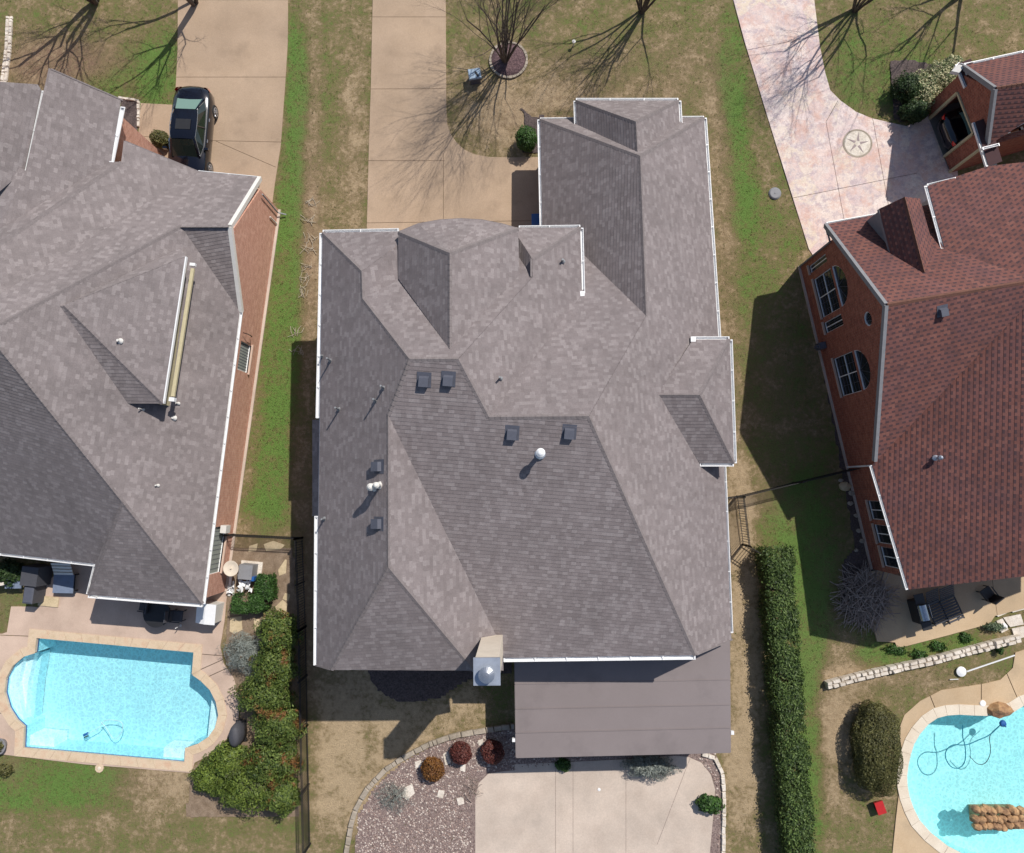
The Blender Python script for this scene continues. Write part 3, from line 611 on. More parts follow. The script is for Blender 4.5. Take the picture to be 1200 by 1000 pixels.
# loose pebbles lying proud in the gravel
def scatter_pebbles(name, poly, n, mat, s0, s1, z):
    pw = [W(x, y)[:2] for x, y in poly]; lo = np.min(pw, 0); hi = np.max(pw, 0); m = MB()
    for _ in range(n):
        x, y = rng.uniform(lo[0], hi[0]), rng.uniform(lo[1], hi[1])
        if inpoly(x, y, pw):
            r = rng.uniform(s0, s1); a = rng.uniform(0, 6); k = len(m.v)
            for q in range(5): m.v.append((x+r*math.cos(a+q*1.257)*rng.uniform(.7, 1.1), y+r*math.sin(a+q*1.257)*rng.uniform(.7, 1.1), z))
            m.v.append((x, y, z+r*.7))
            for q in range(5): m.f.append((k+q, k+(q+1) % 5, k+5))
    return tag(m.build(name, mat), kind='stuff')
t = NT('mixed_pebbles'); t.b.inputs['Roughness'].default_value = .9
MT['pebble'] = t.fin(t.ramp(t.n('ShaderNodeNewGeometry').outputs['Random Per Island'], [(0, (.13, .09, .085)), (.35, (.30, .21, .18)), (.7, (.44, .36, .32)), (1, (.62, .55, .48))]), .9)
scatter_pebbles('loose_gravel', [(415, 1010), (420, 957), (442, 920), (472, 894), (512, 872), (560, 860), (605, 854), (690, 890), (600, 902), (560, 905), (553, 930), (553, 1010)], 9000, 'pebble', .02, .055, .02)
scatter_pebbles('loose_gravel', [(800, 872), (840, 884), (848, 910), (849, 1010), (840, 1010), (838, 915), (820, 890)], 700, 'pebble', .03, .07, .02)

def stones_along(name, pts, label, cat, mat, w, h, piece, d=.38, rows=1, z=0.0, kind=None):
    """row of separate uneven stones"""
    e = empty(name, W(*pts[0]), label, cat, kind=kind); P = resample([W(x, y)[:2] for x, y in pts], d/2)
    i = 0; L = len(P)
    for r in range(rows):
        i = 0
        while i < L-1:
            st = random.choice([1, 2, 2, 3]); j = min(L-1, i+st); a, b = P[i], P[j]; u = (b-a)/max(1e-3, np.linalg.norm(b-a)); n = np.array([-u[1], u[0]]); w_ = w/rows
            c0 = (r-(rows-1)/2)*w_; g = .012; m = MB(); q = []
            for (p, s) in ((a+u*g, -1), (b-u*g, -1), (b-u*g, 1), (a+u*g, 1)):
                q.append(p+n*(c0+s*(w_/2-.01)*random.uniform(.82, 1.08))+u*random.uniform(-.02, .02))
            hh = h*random.uniform(.8, 1.15); c = sum(q)/4
            top = [c+(p-c)*.82 for p in q]
            m.add([(*p, z) for p in q]+[(*p, z+hh*.75) for p in q]+[(*p, z+hh*random.uniform(.93, 1.05)) for p in top], [(0, 1, 5, 4), (1, 2, 6, 5), (2, 3, 7, 6), (3, 0, 4, 7), (4, 5, 9, 8), (5, 6, 10, 9), (6, 7, 11, 10), (7, 4, 8, 11), (8, 9, 10, 11)])
            m.build(piece, mat, e); i = j
    return e
stones_along('stone_edging', [(404, 1010), (412, 965), (417, 948), (430, 925), (450, 903), (475, 886), (505, 871), (535, 861), (570, 855), (603, 850)], 'curved grey stone edging between the dry back lawn and the pink gravel bed', 'stone edging', 'stone_g', .26, .16, 'stone')
stones_along('stone_edging', [(822, 883), (838, 888), (846, 905), (848, 930), (847, 1010)], 'short line of pale edging stones beside the corner of the back patio', 'stone edging', 'stone_l', .2, .14, 'stone', .3)
stones_along('stone_edging', [(139, 115), (163, 119), (163, 150)], 'low stone border around the dark bed by the left house entrance', 'stone edging', 'stone_l', .14, .12, 'stone', .3)
stones_along('retaining_wall', [(966, 802), (1000, 793), (1040, 784), (1090, 773), (1140, 760), (1192, 747)], 'long straight low wall of pale limestone crossing the right back garden', 'stone wall', 'stone_l', .36, .32, 'stone', .27, rows=2)
stones_along('stone_path', [(12, 20), (10, 60), (5, 99)], 'narrow strip of pale stones at the top left corner above the left house', 'stone path', 'stone_l', .34, .1, 'stone', .3, rows=2)
def flagstones(name, polys, label, mat, h=.04, kind='structure'):
    e = empty(name, W(*polys[0][0]), kind=kind)
    for pl in polys:
        for p in plate([[W(x, y, h)[:2] for x, y in pl]], (0, 0, h), (1, 0, 0), (0, 1, 0), (0, 0, 1), .06): p.build('flagstone', mat, e)
    return e
flagstones('stepping_stone_path', [[(270, 724), (283, 722), (284, 738), (275, 743), (269, 740)], [(306, 726), (318, 718), (325, 725), (312, 733)], [(297, 725), (304, 726), (306, 738), (299, 740)], [(322, 712), (331, 703), (337, 708), (335, 720), (327, 717)], [(309, 638), (320, 634), (334, 639), (328, 644), (312, 646)],
   [(326, 668), (334, 656), (336, 656), (335, 672), (327, 675)], [(334, 695), (340, 697), (338, 705), (331, 702)], [(292, 640), (302, 637), (300, 646), (291, 647)]], '', 'stone_t')
flagstones('garden_steps', [[(1160, 716), (1178, 710), (1184, 717), (1170, 723)], [(1180, 708), (1198, 703), (1202, 714), (1187, 718)], [(1176, 724), (1196, 720), (1200, 732), (1184, 735)], [(1168, 728), (1175, 725), (1182, 738), (1174, 742)], [(1186, 737), (1200, 734), (1203, 746), (1190, 750)], [(1204, 700), (1240, 690), (1246, 704), (1207, 712)], [(1204, 716), (1244, 708), (1248, 722), (1206, 728)]], '', 'stone_l', .07)
flagstones('bed_stepping_stones', [[(474, 923), (483, 919), (486, 930), (477, 938), (472, 934)], [(514, 926), (521, 927), (519, 936), (512, 934)], [(486, 893), (493, 891), (495, 899), (487, 900)], [(519, 884), (525, 880), (528, 895), (522, 897)], [(540, 897), (546, 895), (545, 905), (539, 903)], [(560, 868), (566, 866), (567, 873), (561, 874)], [(535, 936), (543, 934), (544, 942), (537, 944)]], '', 'stone_l', .05)
tag(MB().box(W(57, 705, .05), (.95, .45, .06), R_(-6)).build('flagstone_slab', 'stone_t'), kind='structure')

# ================================================================ middle house
HM = empty('brick_house', (0, 2, 0), 'large middle house under an all grey brown many-hipped shingle roof with white gutters', 'house')
RM = Roof(dict(A=(378,273,5.5,5),J=(371,780,5.5,5),K=(388,785,6.1,1),M=(455,665,8.9,1),L=(455,487,8.9,1),D=(480,421,9.8,1),C=(425,350,7.5,1),B=(424,318,7.5,1),
 A2=(490,271,5.5,5),V1=(488,318,5.5,1),E=(537,421,9.8,1),F=(573,489,8.93,1),G=(690,488,8.93,1),H=(815,768,4.8,5),S1=(590,771,4.8,5),S2=(588,758,5.1,.1),T1=(556,786,6.1,1),T2=(590,786,4.9,.1),
 g=(682,345,5.5,2),h=(680,267,5.5,5),R1=(624,304,7.5,1),R2=(624,325,7.5,1),N0=(600,267,5.5,5),n2=(600,290,5.6,.2),n3=(488,296,5.5,.2),
 U=(757,370,6.4,1),Q=(682,297,4.,1),g0=(750,183,6.4,1),g1=(633,140,2.5,5),g2=(825,138,2.5,5),g3=(842,398,2.5,5),I=(857,750,2.7,2),g4=(636,300,2.5,3),
 b1=(812,398,4.15,3),b2=(855,398,4.15,5),b3=(860,543,4.15,5),b4=(820,543,4.15,3),b5=(820,463,5.6,3),b6=(770,463,5.6,3),
 c1=(675,118,2.9,5),c2=(795,118,2.9,5),c3=(745,143,5.25,1),c4=(747,183,5.25,1),c5=(676,153,2.9,1),c6=(797,153,2.9,1)),
 dict(W='A J K M L D C B',NWn='A A2 B',NWe='B A2 V1 C',Nm='C V1 n3 n2 R2 E D',S='D E F G H S1 S2 L',WE='L M T1 T2 S2',SH='K T1 M',
 Ee='E F g h R1 R2',NEn='N0 h R1',NEw='N0 R1 R2 n2',N4='F G U Q g',GW='g1 g0 U Q g4',GN='g1 g2 g0',GE='g0 g2 g3 I H G U',
 BN='b1 b2 b5 b6',BE='b2 b3 b5',BS='b3 b4 b6 b5',CW='c1 c3 c4 c5',CN='c1 c2 c3',CE='c2 c6 c4 c3'))
# bowed front volume
FV = dict(f1=(467,272,6.6,3),f2=(467,325,6.6,1),f3=(527,297,9.3,1),f4=(527,408,9.3,1),f5=(607,268,6.6,3),f6=(612,420,6.5,.05))
hR = RM.at(527, 408, 'Nm')[2]+.03; FV['f3'] = (527,297,hR,5); FV['f4'] = (527,409,hR,5); h2 = RM.at(467, 326, 'Nm')[2]+.12; FV['f1'] = (467,272,h2,5); FV['f2'] = (467,327,h2,5); FV['f5'] = (607,268,h2,5)
for i, (x, y) in enumerate([(490, 262.5), (515, 258), (540, 256.5), (565, 258), (588, 262.5)]): FV['q%d' % i] = (x, y, h2, 3)
RF = Roof(FV, dict(FW='f1 f2 f4 f3', FE='f3 f4 f6 f5', Q0='f1 q0 f3', Q1='q0 q1 f3', Q2='q1 q2 f3', Q3='q2 q3 f3', Q4='q3 q4 f3', Q5='q4 f5 f3'))
roof = RM.mesh('roof', 'shingle', HM); rf2 = RF.mesh('front_roof', 'shingle', HM)
RM.caps(['A B W NWn', 'B C W NWe', 'C D W Nm', 'D E Nm S', 'E F S Ee', 'D L W S', 'F G S N4', 'G H S GE', 'L M W WE', 'K M W SH', 'M T1 WE SH', 'g1 g0 GW GN', 'g0 g2 GN GE', 'g0 U GW GE', 'h R1 NEn Ee',
         'R1 R2 NEw Ee', 'b5 b6 BN BS', 'b2 b5 BN BE', 'b3 b5 BE BS', 'c1 c3 CW CN', 'c2 c3 CN CE', 'c3 c4 CW CE'], 'cap', HM)
RF.caps(['f1 f3 FW Q0', 'f5 f3 FE Q5', 'f3 f4 FW FE'], 'cap', HM)
def gp(R, x, y, h=None, k=None): return W(x, y, h) if k is None else R.at(x, y, k)
P = RM.P
def eave(par, a, b, out, g=True, brd=True, w=.13, mat='offwhite'):
    out = np.array(out, float)
    if brd: fascia(par, a, b, 2*np.array(a)-out, mat)
    if g: gutter(par, a, b, out, w)
wst, est, nth, sth = np.array([-3., 0, 0]), np.array([3., 0, 0]), np.array([0, 3., 0]), np.array([0, -3., 0])
pA, pJ = P['A'], P['J']; pb1 = RM.at(373.5, 490, 'W'); pb2 = RM.at(372, 605, 'W')
eave(HM, pA, pb1, pA+wst, w=.13); eave(HM, pb1+[.12, 0, 0], pb2+[.12, 0, 0], pb1+wst, w=.1); eave(HM, pb2, pJ, pb2+wst, w=.13)
eave(HM, pA, W(467, 271, pA[2]), pA+nth); eave(HM, W(608, 268, P['h'][2]), P['h'], P['h']+nth); eave(HM, P['h'], P['g'], P['h']+est)
eave(HM, P['g1'], RM.at(636, 270, 'GW'), P['g1']+wst); eave(HM, P['g1'], RM.at(676, 139.5, 'GN'), P['g1']+nth, w=.09); eave(HM, RM.at(797, 138.2, 'GN'), P['g2'], P['g2']+nth, w=.09)
eave(HM, P['g2'], P['g3'], P['g3']+est); eave(HM, P['g3'], RM.at(856.3, 742, 'GE'), P['g3']+est, w=.11)
eave(HM, P['c1'], P['c2'], P['c1']+nth); eave(HM, P['c1'], P['c5'], P['c1']+wst, w=.11); eave(HM, P['c2'], P['c6'], P['c2']+est)
eave(HM, P['b1'], P['b2'], P['b1']+nth); eave(HM, P['b2'], P['b3'], P['b3']+est); eave(HM, P['b3'], P['b4'], P['b3']+sth)
eave(HM, P['S1'], P['H'], P['H']+sth, w=.17); fascia(HM, P['K'], P['T1'], P['K']-sth, 'cap'); fascia(HM, RF.P['f1'], RF.P['f2'], RF.P['f1']+est, 'cap')
for a, b in (('J', 'K'), ('I', 'H')):
    MB().bar(P[a]-[0, 0, .1], P[b]-[0, 0, .1], .05, .2).build('rake_board', 'cap', HM)
lst = ['f1', 'q0', 'q1', 'q2', 'q3', 'q4', 'f5']
for a, b in zip(lst, lst[1:]): MB().bar(RF.P[a]-[0, 0, .12], RF.P[b]-[0, 0, .12], .06, .22).build('bowed_fascia', 'cap', HM)
# small tabs at the gutter ends
for q in (P['g'], P['c5'], P['c6'], P['b1']): MB().box(q+[0, 0, .02], (.2, .22, .1)).build('gutter_end_cap', 'white', HM)
# walls below
x0, x1 = P['A'][0]+.45, P['h'][0]-.4
def wall(par, pts, z1, mat='brick_r', name='wall', z0=0): return prism(pts, z0, z1).build(name, mat, par)
MT['brick_m'] = brick_mat('tan_rose_brick', (.30, .17, .12), (.42, .27, .19), (.42, .36, .30))
wall(HM, [(x0, P['J'][1]+.5), (-2.4, P['J'][1]+.5), (-2.4, P['A'][1]-.45), (x0, P['A'][1]-.45)], P['A'][2]-.22, 'brick_m'); wall(HM, [(-2.4, P['J'][1]+.5), (-1.3, P['J'][1]+.5), (-1.3, 3), (-2.4, 3)], 4.9, 'brick_m')
wall(HM, [(-1.3, P['S1'][1]+.5), (6.2, P['S1'][1]+.5), (6.2, 3.2), (x1, 3.2), (x1, P['h'][1]-.45), (-1.3, P['h'][1]-.45)], 4.2, 'brick_m')
wall(HM, [(P['g1'][0]+.5, 4), (P['g2'][0]-.2, 4), (P['g2'][0]-.35, P['g2'][1]-.5), (P['g1'][0]+.5, P['g1'][1]-.5)], P['g1'][2]-.2, 'brick_m')
wall(HM, [(5, P['I'][1]+.7), (P['I'][0]-.45, P['I'][1]+.7), (P['g3'][0]-.45, P['g3'][1]), (5, 6)], 2.35, 'brick_m')
wall(HM, [(6, P['b3'][1]+.4), (P['b3'][0]-.35, P['b3'][1]+.4), (P['b2'][0]-.35, P['b2'][1]-.4), (6, P['b2'][1]-.4)], 4.1, 'brick_m')
wall(HM, [(P['c1'][0]+.35, P['c5'][1]-1), (P['c2'][0]-.35, P['c5'][1]-1), (P['c2'][0]-.35, P['c1'][1]-.4), (P['c1'][0]+.35, P['c1'][1]-.4)], 2.65, 'brick_m')
q = [RF.P[k] for k in lst]; wall(HM, [(q[0][0]+.3, 9.0)]+[(p_[0]+(.3 if i == 0 else -.3 if i == 6 else 0), p_[1]-.45) for i, p_ in enumerate(q)]+[(q[6][0]-.3, 9.0)], 6.35, 'brick_m')
# bay roof slip beyond the west eave
by = [W(366, 492, 3.6), W(374, 492, 4.0), W(374, 605, 4.0), W(366, 605, 3.6)]
m = MB(); m.add(by+[p_-np.array([0, 0, .15]) for p_ in by], [(3, 2, 1, 0), (0, 1, 5, 4), (2, 3, 7, 6), (3, 0, 4, 7)], [(p_[1], p_[0]) for p_ in by]*2); m.build('bay_roof', 'shingle_l', HM)
wall(HM, [(by[0][0]+.2, by[3][1]+.2), (x0+.1, by[3][1]+.2), (x0+.1, by[0][1]-.2), (by[0][0]+.2, by[0][1]-.2)], 3.4, 'brick_m', 'bay_wall')
# chimney
ch = [W(557, 774, 9.0), W(584, 774, 9.0), W(584, 801, 9.0), W(557, 801, 9.0)]; cc = sum(ch)/4; cw = .40
chim = wall(HM, [(cc[0]-cw, cc[1]-cw), (cc[0]+cw, cc[1]-cw), (cc[0]+cw, cc[1]+cw), (cc[0]-cw, cc[1]+cw)], 8.9, 'stucco', 'chimney')
m = MB().box((cc[0], cc[1], 8.94), (.9, .9, .09)); m.build('chimney_cap', 'flash', chim)
MB().lathe((cc[0], cc[1]-.05, 8.98), [(.2, 0), (.2, .22), (.27, .22), (.27, .27), (.1, .33), (0, .34)], 20).build('flue_cap', 'steel', chim)
# things fixed to the roof
def frame_of(n):
    U = np.cross([0, 0, 1], n); U /= np.linalg.norm(U); return U, np.cross(n, U)
def box_vent(par, R, x, y, k, s=.34, mat='vent', name='roof_vent'):
    p = R.at(x, y, k); n = R.plane(k)[1]; U, V = frame_of(n); m = MB()
    c = lambda u, v, h: p+U*u+V*v+n*h
    m.add([c(-s*.75, -s*.7, .025), c(s*.75, -s*.7, .025), c(s*.75, s*.9, .025), c(-s*.75, s*.9, .025)], [(0, 1, 2, 3)])
    B = [c(a*s*.5, b*s*.5, .0) for a, b in ((-1, -1), (1, -1), (1, 1), (-1, 1))]; T = [c(a*s*.5, b*s*.5, h) for a, b, h in ((-1, -1.1, .22), (1, -1.1, .22), (1, .7, .16), (-1, .7, .16))]
    m.add(B+T, [(4, 5, 6, 7), (0, 1, 5, 4), (1, 2, 6, 5), (2, 3, 7, 6), (3, 0, 4, 7)]); return m.build(name, mat, par)
for x, y, k in ((497, 446, 'S'), (525.5, 445, 'S'), (600, 508, 'S'), (667, 507, 'S'), (444, 547, 'W'), (444, 614, 'W')): box_vent(HM, RM, x, y, k)
def pipe(par, R, x, y, k, r=.04, L=.5, mat='darkpipe', cap=None, name='vent_pipe'):
    p = R.at(x, y, k); n = R.plane(k)[1]; m = MB()
    m.tube([p-[0, 0, .1], p+[0, 0, L]], r, 10); m.tube([p-n*.01, p+n*.05, p+[0, 0, .12]], [r*2.6, r*2.2, r*1.15], 10); o = m.build(name, mat, par)
    if cap: MB().lathe(p+[0, 0, L-.12], [(r*1.5, 0), (r*1.9, .06), (r*1.9, .16), (r*.9, .24), (0, .26)], 14).build('pipe_cap', cap, o)
    return o
pipe(HM, RM, 633, 532, 'S', .085, .8, 'flash', 'white', 'flue_pipe'); pipe(HM, RM, 446, 569, 'W', .06, .75, 'offwhite', 'offwhite', 'flue_pipe'); pipe(HM, RM, 440, 571, 'W', .07, .8, 'offwhite', 'offwhite', 'flue_pipe')
pipe(HM, RM, 388, 423, 'W', .035, .6); pipe(HM, RM, 450, 455, 'W', .035, .6); pipe(HM, RM, 441, 470, 'W', .035, .55); pipe(HM, RM, 398, 480, 'W', .035, .65); pipe(HM, RM, 381, 608, 'W', .035, .5)
pipe(HM, RM, 586, 444, 'Ee', .035, .4); pipe(HM, RM, 659, 307, 'Ee', .04, .3); 
for x, y, k in ((372.5, 418, 'W'),): pipe(HM, RM, x+6, y, k, .03, .3)

# ================================================================ left house
HL = empty('brick_house', (-19, 5, 0), 'left house with orange pink brick side wall, grey shingle roof and yellow-edged raised dormer', 'house')
RL = Roof(dict(e=(281,365,2.6,5),se=(237,708,2.5,5),hp=(143,588,5.1,2),top=(0,410,8.3,1),tw=(-160,190,13.0,.2),c9=(-160,300,12.5,.2),r2=(212,265,4.7,2),ap=(268,265,4.6,5),ne=(303,208,2.5,5),ne2=(232,201,2.5,5),c0=(0,380,8.3,1),
 s0=(0,648,2.6,1),s9=(-160,625,2.6,.3),t9=(-160,240,12.,.1),s1=(112,661,2.6,3),s2=(103,697,2.5,3),v2=(0,345,7.5,.3),v9=(-160,260,12,.1),bt=(145,165,4.2,1),bh=(142,190,4.35,.5),h1=(0,285,7.3,.3),h9=(-160,212,11,.1),h0=(130,190,4.3,1),v1=(0,268,6.8,.3),v8=(-160,195,11,.1),aa=(142,117,4.2,2),ab=(57,80,6.2,1),ac=(30,200,6.4,.3),ad=(-20,215,6.8,.1),
 sw1=(143,588,5.1,2)),
 dict(c='e se hp top c0 r2',S='hp top s0 s1',SE='se hp s2',SW='s2 hp s1',NG='ap ne ne2 v2 c0 r2',SG='r2 ap e',b='ne2 bt bh h1 v2',N1='bh h1 v1 h0',a='aa ab ac v1 h0'))
RL.mesh('roof', 'shingle_l', HL)
RL.caps(['se hp c SE', 'hp top c S', 'r2 ap NG SG', 'r2 c0 c NG', 'bh h1 b N1', 's2 hp SE SW'], 'cap', HL)
# west part of the roof beyond the picture's edge: plain slopes falling away
Q = RL.P
m = MB(); far = np.array([-31., 6.0, 8.6])
def fan(pts):
    m.add(pts, [tuple(range(len(pts)))] if np.cross(pts[1]-pts[0], pts[2]-pts[0])[2] > 0 else [tuple(range(len(pts)))[::-1]], [(p_[0], p_[1]) for p_ in pts])
fan([Q['top'], Q['c0'], far]); fan([Q['top'], Q['s0'], np.array([-33., -3.2, 2.6]), far]); fan([Q['c0'], Q['v2'], far]); fan([Q['v2'], Q['h1'], far]); fan([Q['h1'], Q['v1'], far]); fan([Q['v1'], Q['ac'], far]); fan([Q['ac'], np.array([-31., 19.5, 5.]), far])
m.build('far_roof', 'shingle_l', HL)
# raised roof piece at the upper left with its own eave wall
u = [W(-40, 92, 7.0), W(0, 95, 6.9), W(41, 99, 6.3), W(47, 103, 6.2), W(29, 200, 6.2), W(0, 214, 6.9), W(-40, 235, 7.8)]
RU_ = Roof(dict(a=(-60, 92, 8.2, .3), b=(44, 99, 6.2, 3), b1=(48.5, 106, 6.15, 3), c=(28.5, 200, 6.15, 3), d=(-60, 275, 8.6, .3)), dict(x='a b b1 c d'))
RU_.mesh('upper_roof', 'shingle_l', HL)
ax = np.array([.994, -.106, 0]); an = np.array([.106, .994, 0])
eave(HL, RU_.P['b1'], RU_.P['c'], RU_.P['b1']+ax*3, w=.08)
a_, c_ = RU_.P['b1'], RU_.P['c']; m = MB(); m.add([a_+ax*-.05, c_+ax*-.05, c_+ax*-.05-[0, 0, 1.0], a_+ax*-.05-[0, 0, 1.4]], [(0, 1, 2, 3)]); m.build('upper_wall', 'tan_trim', HL); MB().bar(a_+ax*.26-an*.15-[0, 0, .35], c_+ax*.24+an*.4-[0, 0, .35], .15, .1).build('upper_trim', 'tan_trim', HL)
# dormer roof with yellow trimmed east eave
RD = Roof(dict(a=(217.5, 301, 5.35, 3), b=(191, 473, 5.35, 3), c=(75, 358, 7.3, 2), d=(60, 361, 7.2, 2), f=(146, 473, 5.35, 2), e=(212, 290, 4.6, 2)), dict(x='a c b', s='c d f b', n='a e c'))
RD.mesh('dormer_roof', 'shingle_l', HL); RD.caps(['c b x s'], 'cap', HL)
a_, b_ = RD.P['a'], RD.P['b']
MB().bar(a_+ax*.02-[0, 0, .04], b_+ax*.02-[0, 0, .04], .05, .12).build('dormer_fascia', 'white', HL)
w_ = [a_-ax*.3-[0, 0, .1], b_-ax*.3-[0, 0, .1], b_-ax*.3-[0, 0, 1.15], a_-ax*.3-[0, 0, .75]]
m = MB(); m.add(w_+[q_-ax*.15 for q_ in w_], [(0, 1, 2, 3), (4, 7, 6, 5), (1, 5, 6, 2), (0, 3, 7, 4)]); m.build('dormer_wall', 'tan_trim', HL)
MB().bar(a_+ax*.15-an*.35-[0, 0, .42], b_+ax*.15+an*.35-[0, 0, .42], .14, .1).build('dormer_trim', 'tan_trim', HL)
MB().box(b_+ax*.17+an*.22-[0, 0, .38], (.22, .16, .2), R_(-6)).build('trim_end', 'white', HL); MB().box(a_+ax*.15-an*.2-[0, 0, .38], (.22, .12, .14), R_(-6)).build('trim_end', 'white', HL)
# eaves
eave(HL, Q['e'], Q['se'], Q['e']+ax*3, w=.12); eave(HL, Q['ne2'], Q['ne'], Q['ne']+an*3, w=.06); eave(HL, Q['s0'], Q['s1'], Q['s1']-an*3, w=.12); eave(HL, Q['s2'], Q['se'], Q['se']-an*3, w=.14); eave(HL, Q['s2'], Q['s1'], Q['s2']-ax*3, w=.1)
for a, b in (('ne', 'ap'), ('ap', 'e')): MB().bar(Q[a]+ax*.03-[0, 0, .09], Q[b]+ax*.03-[0, 0, .09], .16, .2).build('rake_board', 'offwhite', HL)
for a, b in (('aa', 'ab'), ('bt', 'ne2')): MB().bar(Q[a]-[0, 0, .1], Q[b]-[0, 0, .1], .06, .2).build('rake_board', 'cap', HL)
eave(HL, Q['aa']+an*-.3, RL.at(127.5, 190, 'a'), Q['aa']+ax*3, w=.2)
# east brick wall with its window openings
B0, B1 = W(326.5, 246, 0), W(264, 693, 0); ws = (B1-B0)/np.linalg.norm(B1-B0); wn = np.array([-ws[1], ws[0], 0]); LW = np.linalg.norm(B1-B0)
if wn[0] < 0: wn = -wn
def wpl(x, y): p = on_plane(x, y, B0, wn); return ((p-B0).dot(ws), p[2])
sa = (Q['ap']-B0).dot(ws); se_ = (Q['e']-B0).dot(ws)
def rect(px):
    q_ = [wpl(*p_) for p_ in px]; s_ = sorted(a[0] for a in q_); z_ = sorted(a[1] for a in q_); return (s_[0]+s_[1])/2, (s_[2]+s_[3])/2, (z_[0]+z_[1])/2, (z_[2]+z_[3])/2
def rring(s0, s1, z0, z1): return [(s0, z0), (s1, z0), (s1, z1), (s0, z1)]
wins = [(6.95, 8.25, .95, 2.1), (15.3, 17.4, .9, 2.15)]
wall_ring = [(0, 0), (LW, 0), (LW, 2.32), (se_, 2.36), (sa, Q['ap'][2]-.2), (0.0, 2.36)]
pl = plate([wall_ring]+[rring(*w__) for w__ in wins], B0, ws, (0, 0, 1), wn, .22)[0]; pl.build('wall', 'brick', HL)
def window(par, O, U, N, s0, s1, z0, z1, nx=2, ny=2, pane='glass', fr='white', rec=.09, fw=.05, mun=.025, grid=None):
    O, U, N = (np.array(a, float) for a in (O, U, N)); Z = np.array([0, 0, 1.]); pt = lambda s, z, d=0: O+U*s+Z*z+N*d
    m = MB()
    for a, b in (((s0, z0), (s1, z0)), ((s0, z1), (s1, z1)), ((s0, z0), (s0, z1)), ((s1, z0), (s1, z1))): m.bar(pt(*a, -rec+.02), pt(*b, -rec+.02), fw, fw)
    f = m.build('window', fr, par)
    for i in range(nx):
        for j in range(ny):
            a, b = s0+(s1-s0)*i/nx+.01, s0+(s1-s0)*(i+1)/nx-.01; c, d = z0+(z1-z0)*j/ny+.01, z0+(z1-z0)*(j+1)/ny-.01
            p_ = MB(); p_.add([pt(a, c, -rec), pt(b, c, -rec), pt(b, d, -rec), pt(a, d, -rec)], [(0, 1, 2, 3)]); p_.build('pane', pane, f)
    m = MB()
    for i in range(1, nx): s = s0+(s1-s0)*i/nx; m.bar(pt(s, z0, -rec+.02), pt(s, z1, -rec+.02), mun*1.6, mun)
    for j in range(1, ny): z = z0+(z1-z0)*j/ny; m.bar(pt(s0, z, -rec+.021), pt(s1, z, -rec+.021), mun*1.6, mun)
    gm = None
    if grid:
        gx, gy = grid; gm = MB()
        for i in range(1, gx): s = s0+(s1-s0)*i/gx; gm.bar(pt(s, z0, -rec+.012), pt(s, z1, -rec+.012), .014, .01)
        for j in range(1, gy): z = z0+(z1-z0)*j/gy; gm.bar(pt(s0, z, -rec+.013), pt(s1, z, -rec+.013), .014, .01)
    m.build('glazing_bar', fr, f)
    if gm: gm.build('muntin_grid', 'vent', f, kind='stuff')
    sl = MB().bar(pt(s0-.05, z0-.03, .02), pt(s1+.05, z0-.03, .02), .14, .06); sl.build('sill', 'brick', f); return f
for w__ in wins: window(HL, B0, ws, wn, *w__, nx=1, ny=1, pane='blind', grid=(10, 12))
bx = lambda s, d, z: tuple((B0+ws*s-wn*d)[:2])
wall(HL, [bx(0, .22, 0), bx(LW, .22, 0), bx(LW, 4.6, 0), bx(0, 3.2, 0)], 2.3, 'brick'); wall(HL, [bx(.5, 3.2, 0), bx(LW-2.6, 5.2, 0), bx(LW-3.4, 18, 0), bx(-1, 18, 0)], 2.3, 'brick')
# higher north part with brick wall seen beside the entrance
nb = W(186, 178, 0); p_ = RL.at(127.5, 190, 'a'); q0 = W(139, 131, 3.9)
wall(HL, [tuple((q0-ax*.1)[:2]), tuple((q0-ax*.1-an*3.4)[:2]), tuple((q0-ax*5-an*3.4)[:2]), tuple((q0-ax*5)[:2])], 3.95, 'brick')
wall(HL, [tuple((Q['ne2']-ax*.4-an*.45)[:2]), tuple((Q['ne2']-ax*.4-an*4)[:2]), tuple((Q['ne2']-ax*3-an*4)[:2]), tuple((Q['ne2']-ax*3-an*.45)[:2])], 2.3, 'brick')
wall(HL, [tuple((Q['ab']-ax*.2-an*.5)[:2]), tuple((Q['ab']-ax*.2-an*3)[:2]), (-30, 14), (-30, 18)], 5.2, 'brick')
MB().bar(B0+wn*.06+[0, 0, .03], B1+wn*.06+[0, 0, .03], .12, .06).build('footing', 'conc_back', HL)
MB().tube([B0+ws*.2+wn*.1+[0, 0, 2.3], B0+ws*.25+wn*.1+[0, 0, .3], B0+ws*.25+wn*.45+[0, 0, .12]], .035, 6).build('downspout', 'darkpipe', HL)
MB().tube([B0+ws*.75+wn*.05+[0, 0, 1.0], B0+ws*.75+wn*.05+[0, 0, .1]], .03, 6).build('downspout', 'offwhite', HL)
p_ = B0+ws*6.6+wn*.08; MB().tube([p_+[0, 0, 2.2], p_+wn*.12+[0, 0, 1.95], p_+wn*.12+[0, 0, 1.5], p_+[0, 0, 1.3]], .02, 6).build('conduit', 'dark_metal', HL)
p_ = B0+ws*15.4+wn*.2; m = MB().box(p_+[0, 0, 1.45], (.26, .34, .45), R_(-6)); m.build('meter_box', 'offwhite', HL)
p_ = W(262, 480, 0)
for x, y, k, r, L in ((185, 569, 'c', .03, .2), (209, 473, 'c', .03, .22), (204, 490, 'c', .05, .14)): pipe(HL, RL, x, y, k, r, L, 'offwhite')
pipe(HL, RD, 141, 400, 'x', .05, .2, 'offwhite'); pipe(HL, RL, 168, 480, 'c', .025, .35, 'offwhite')

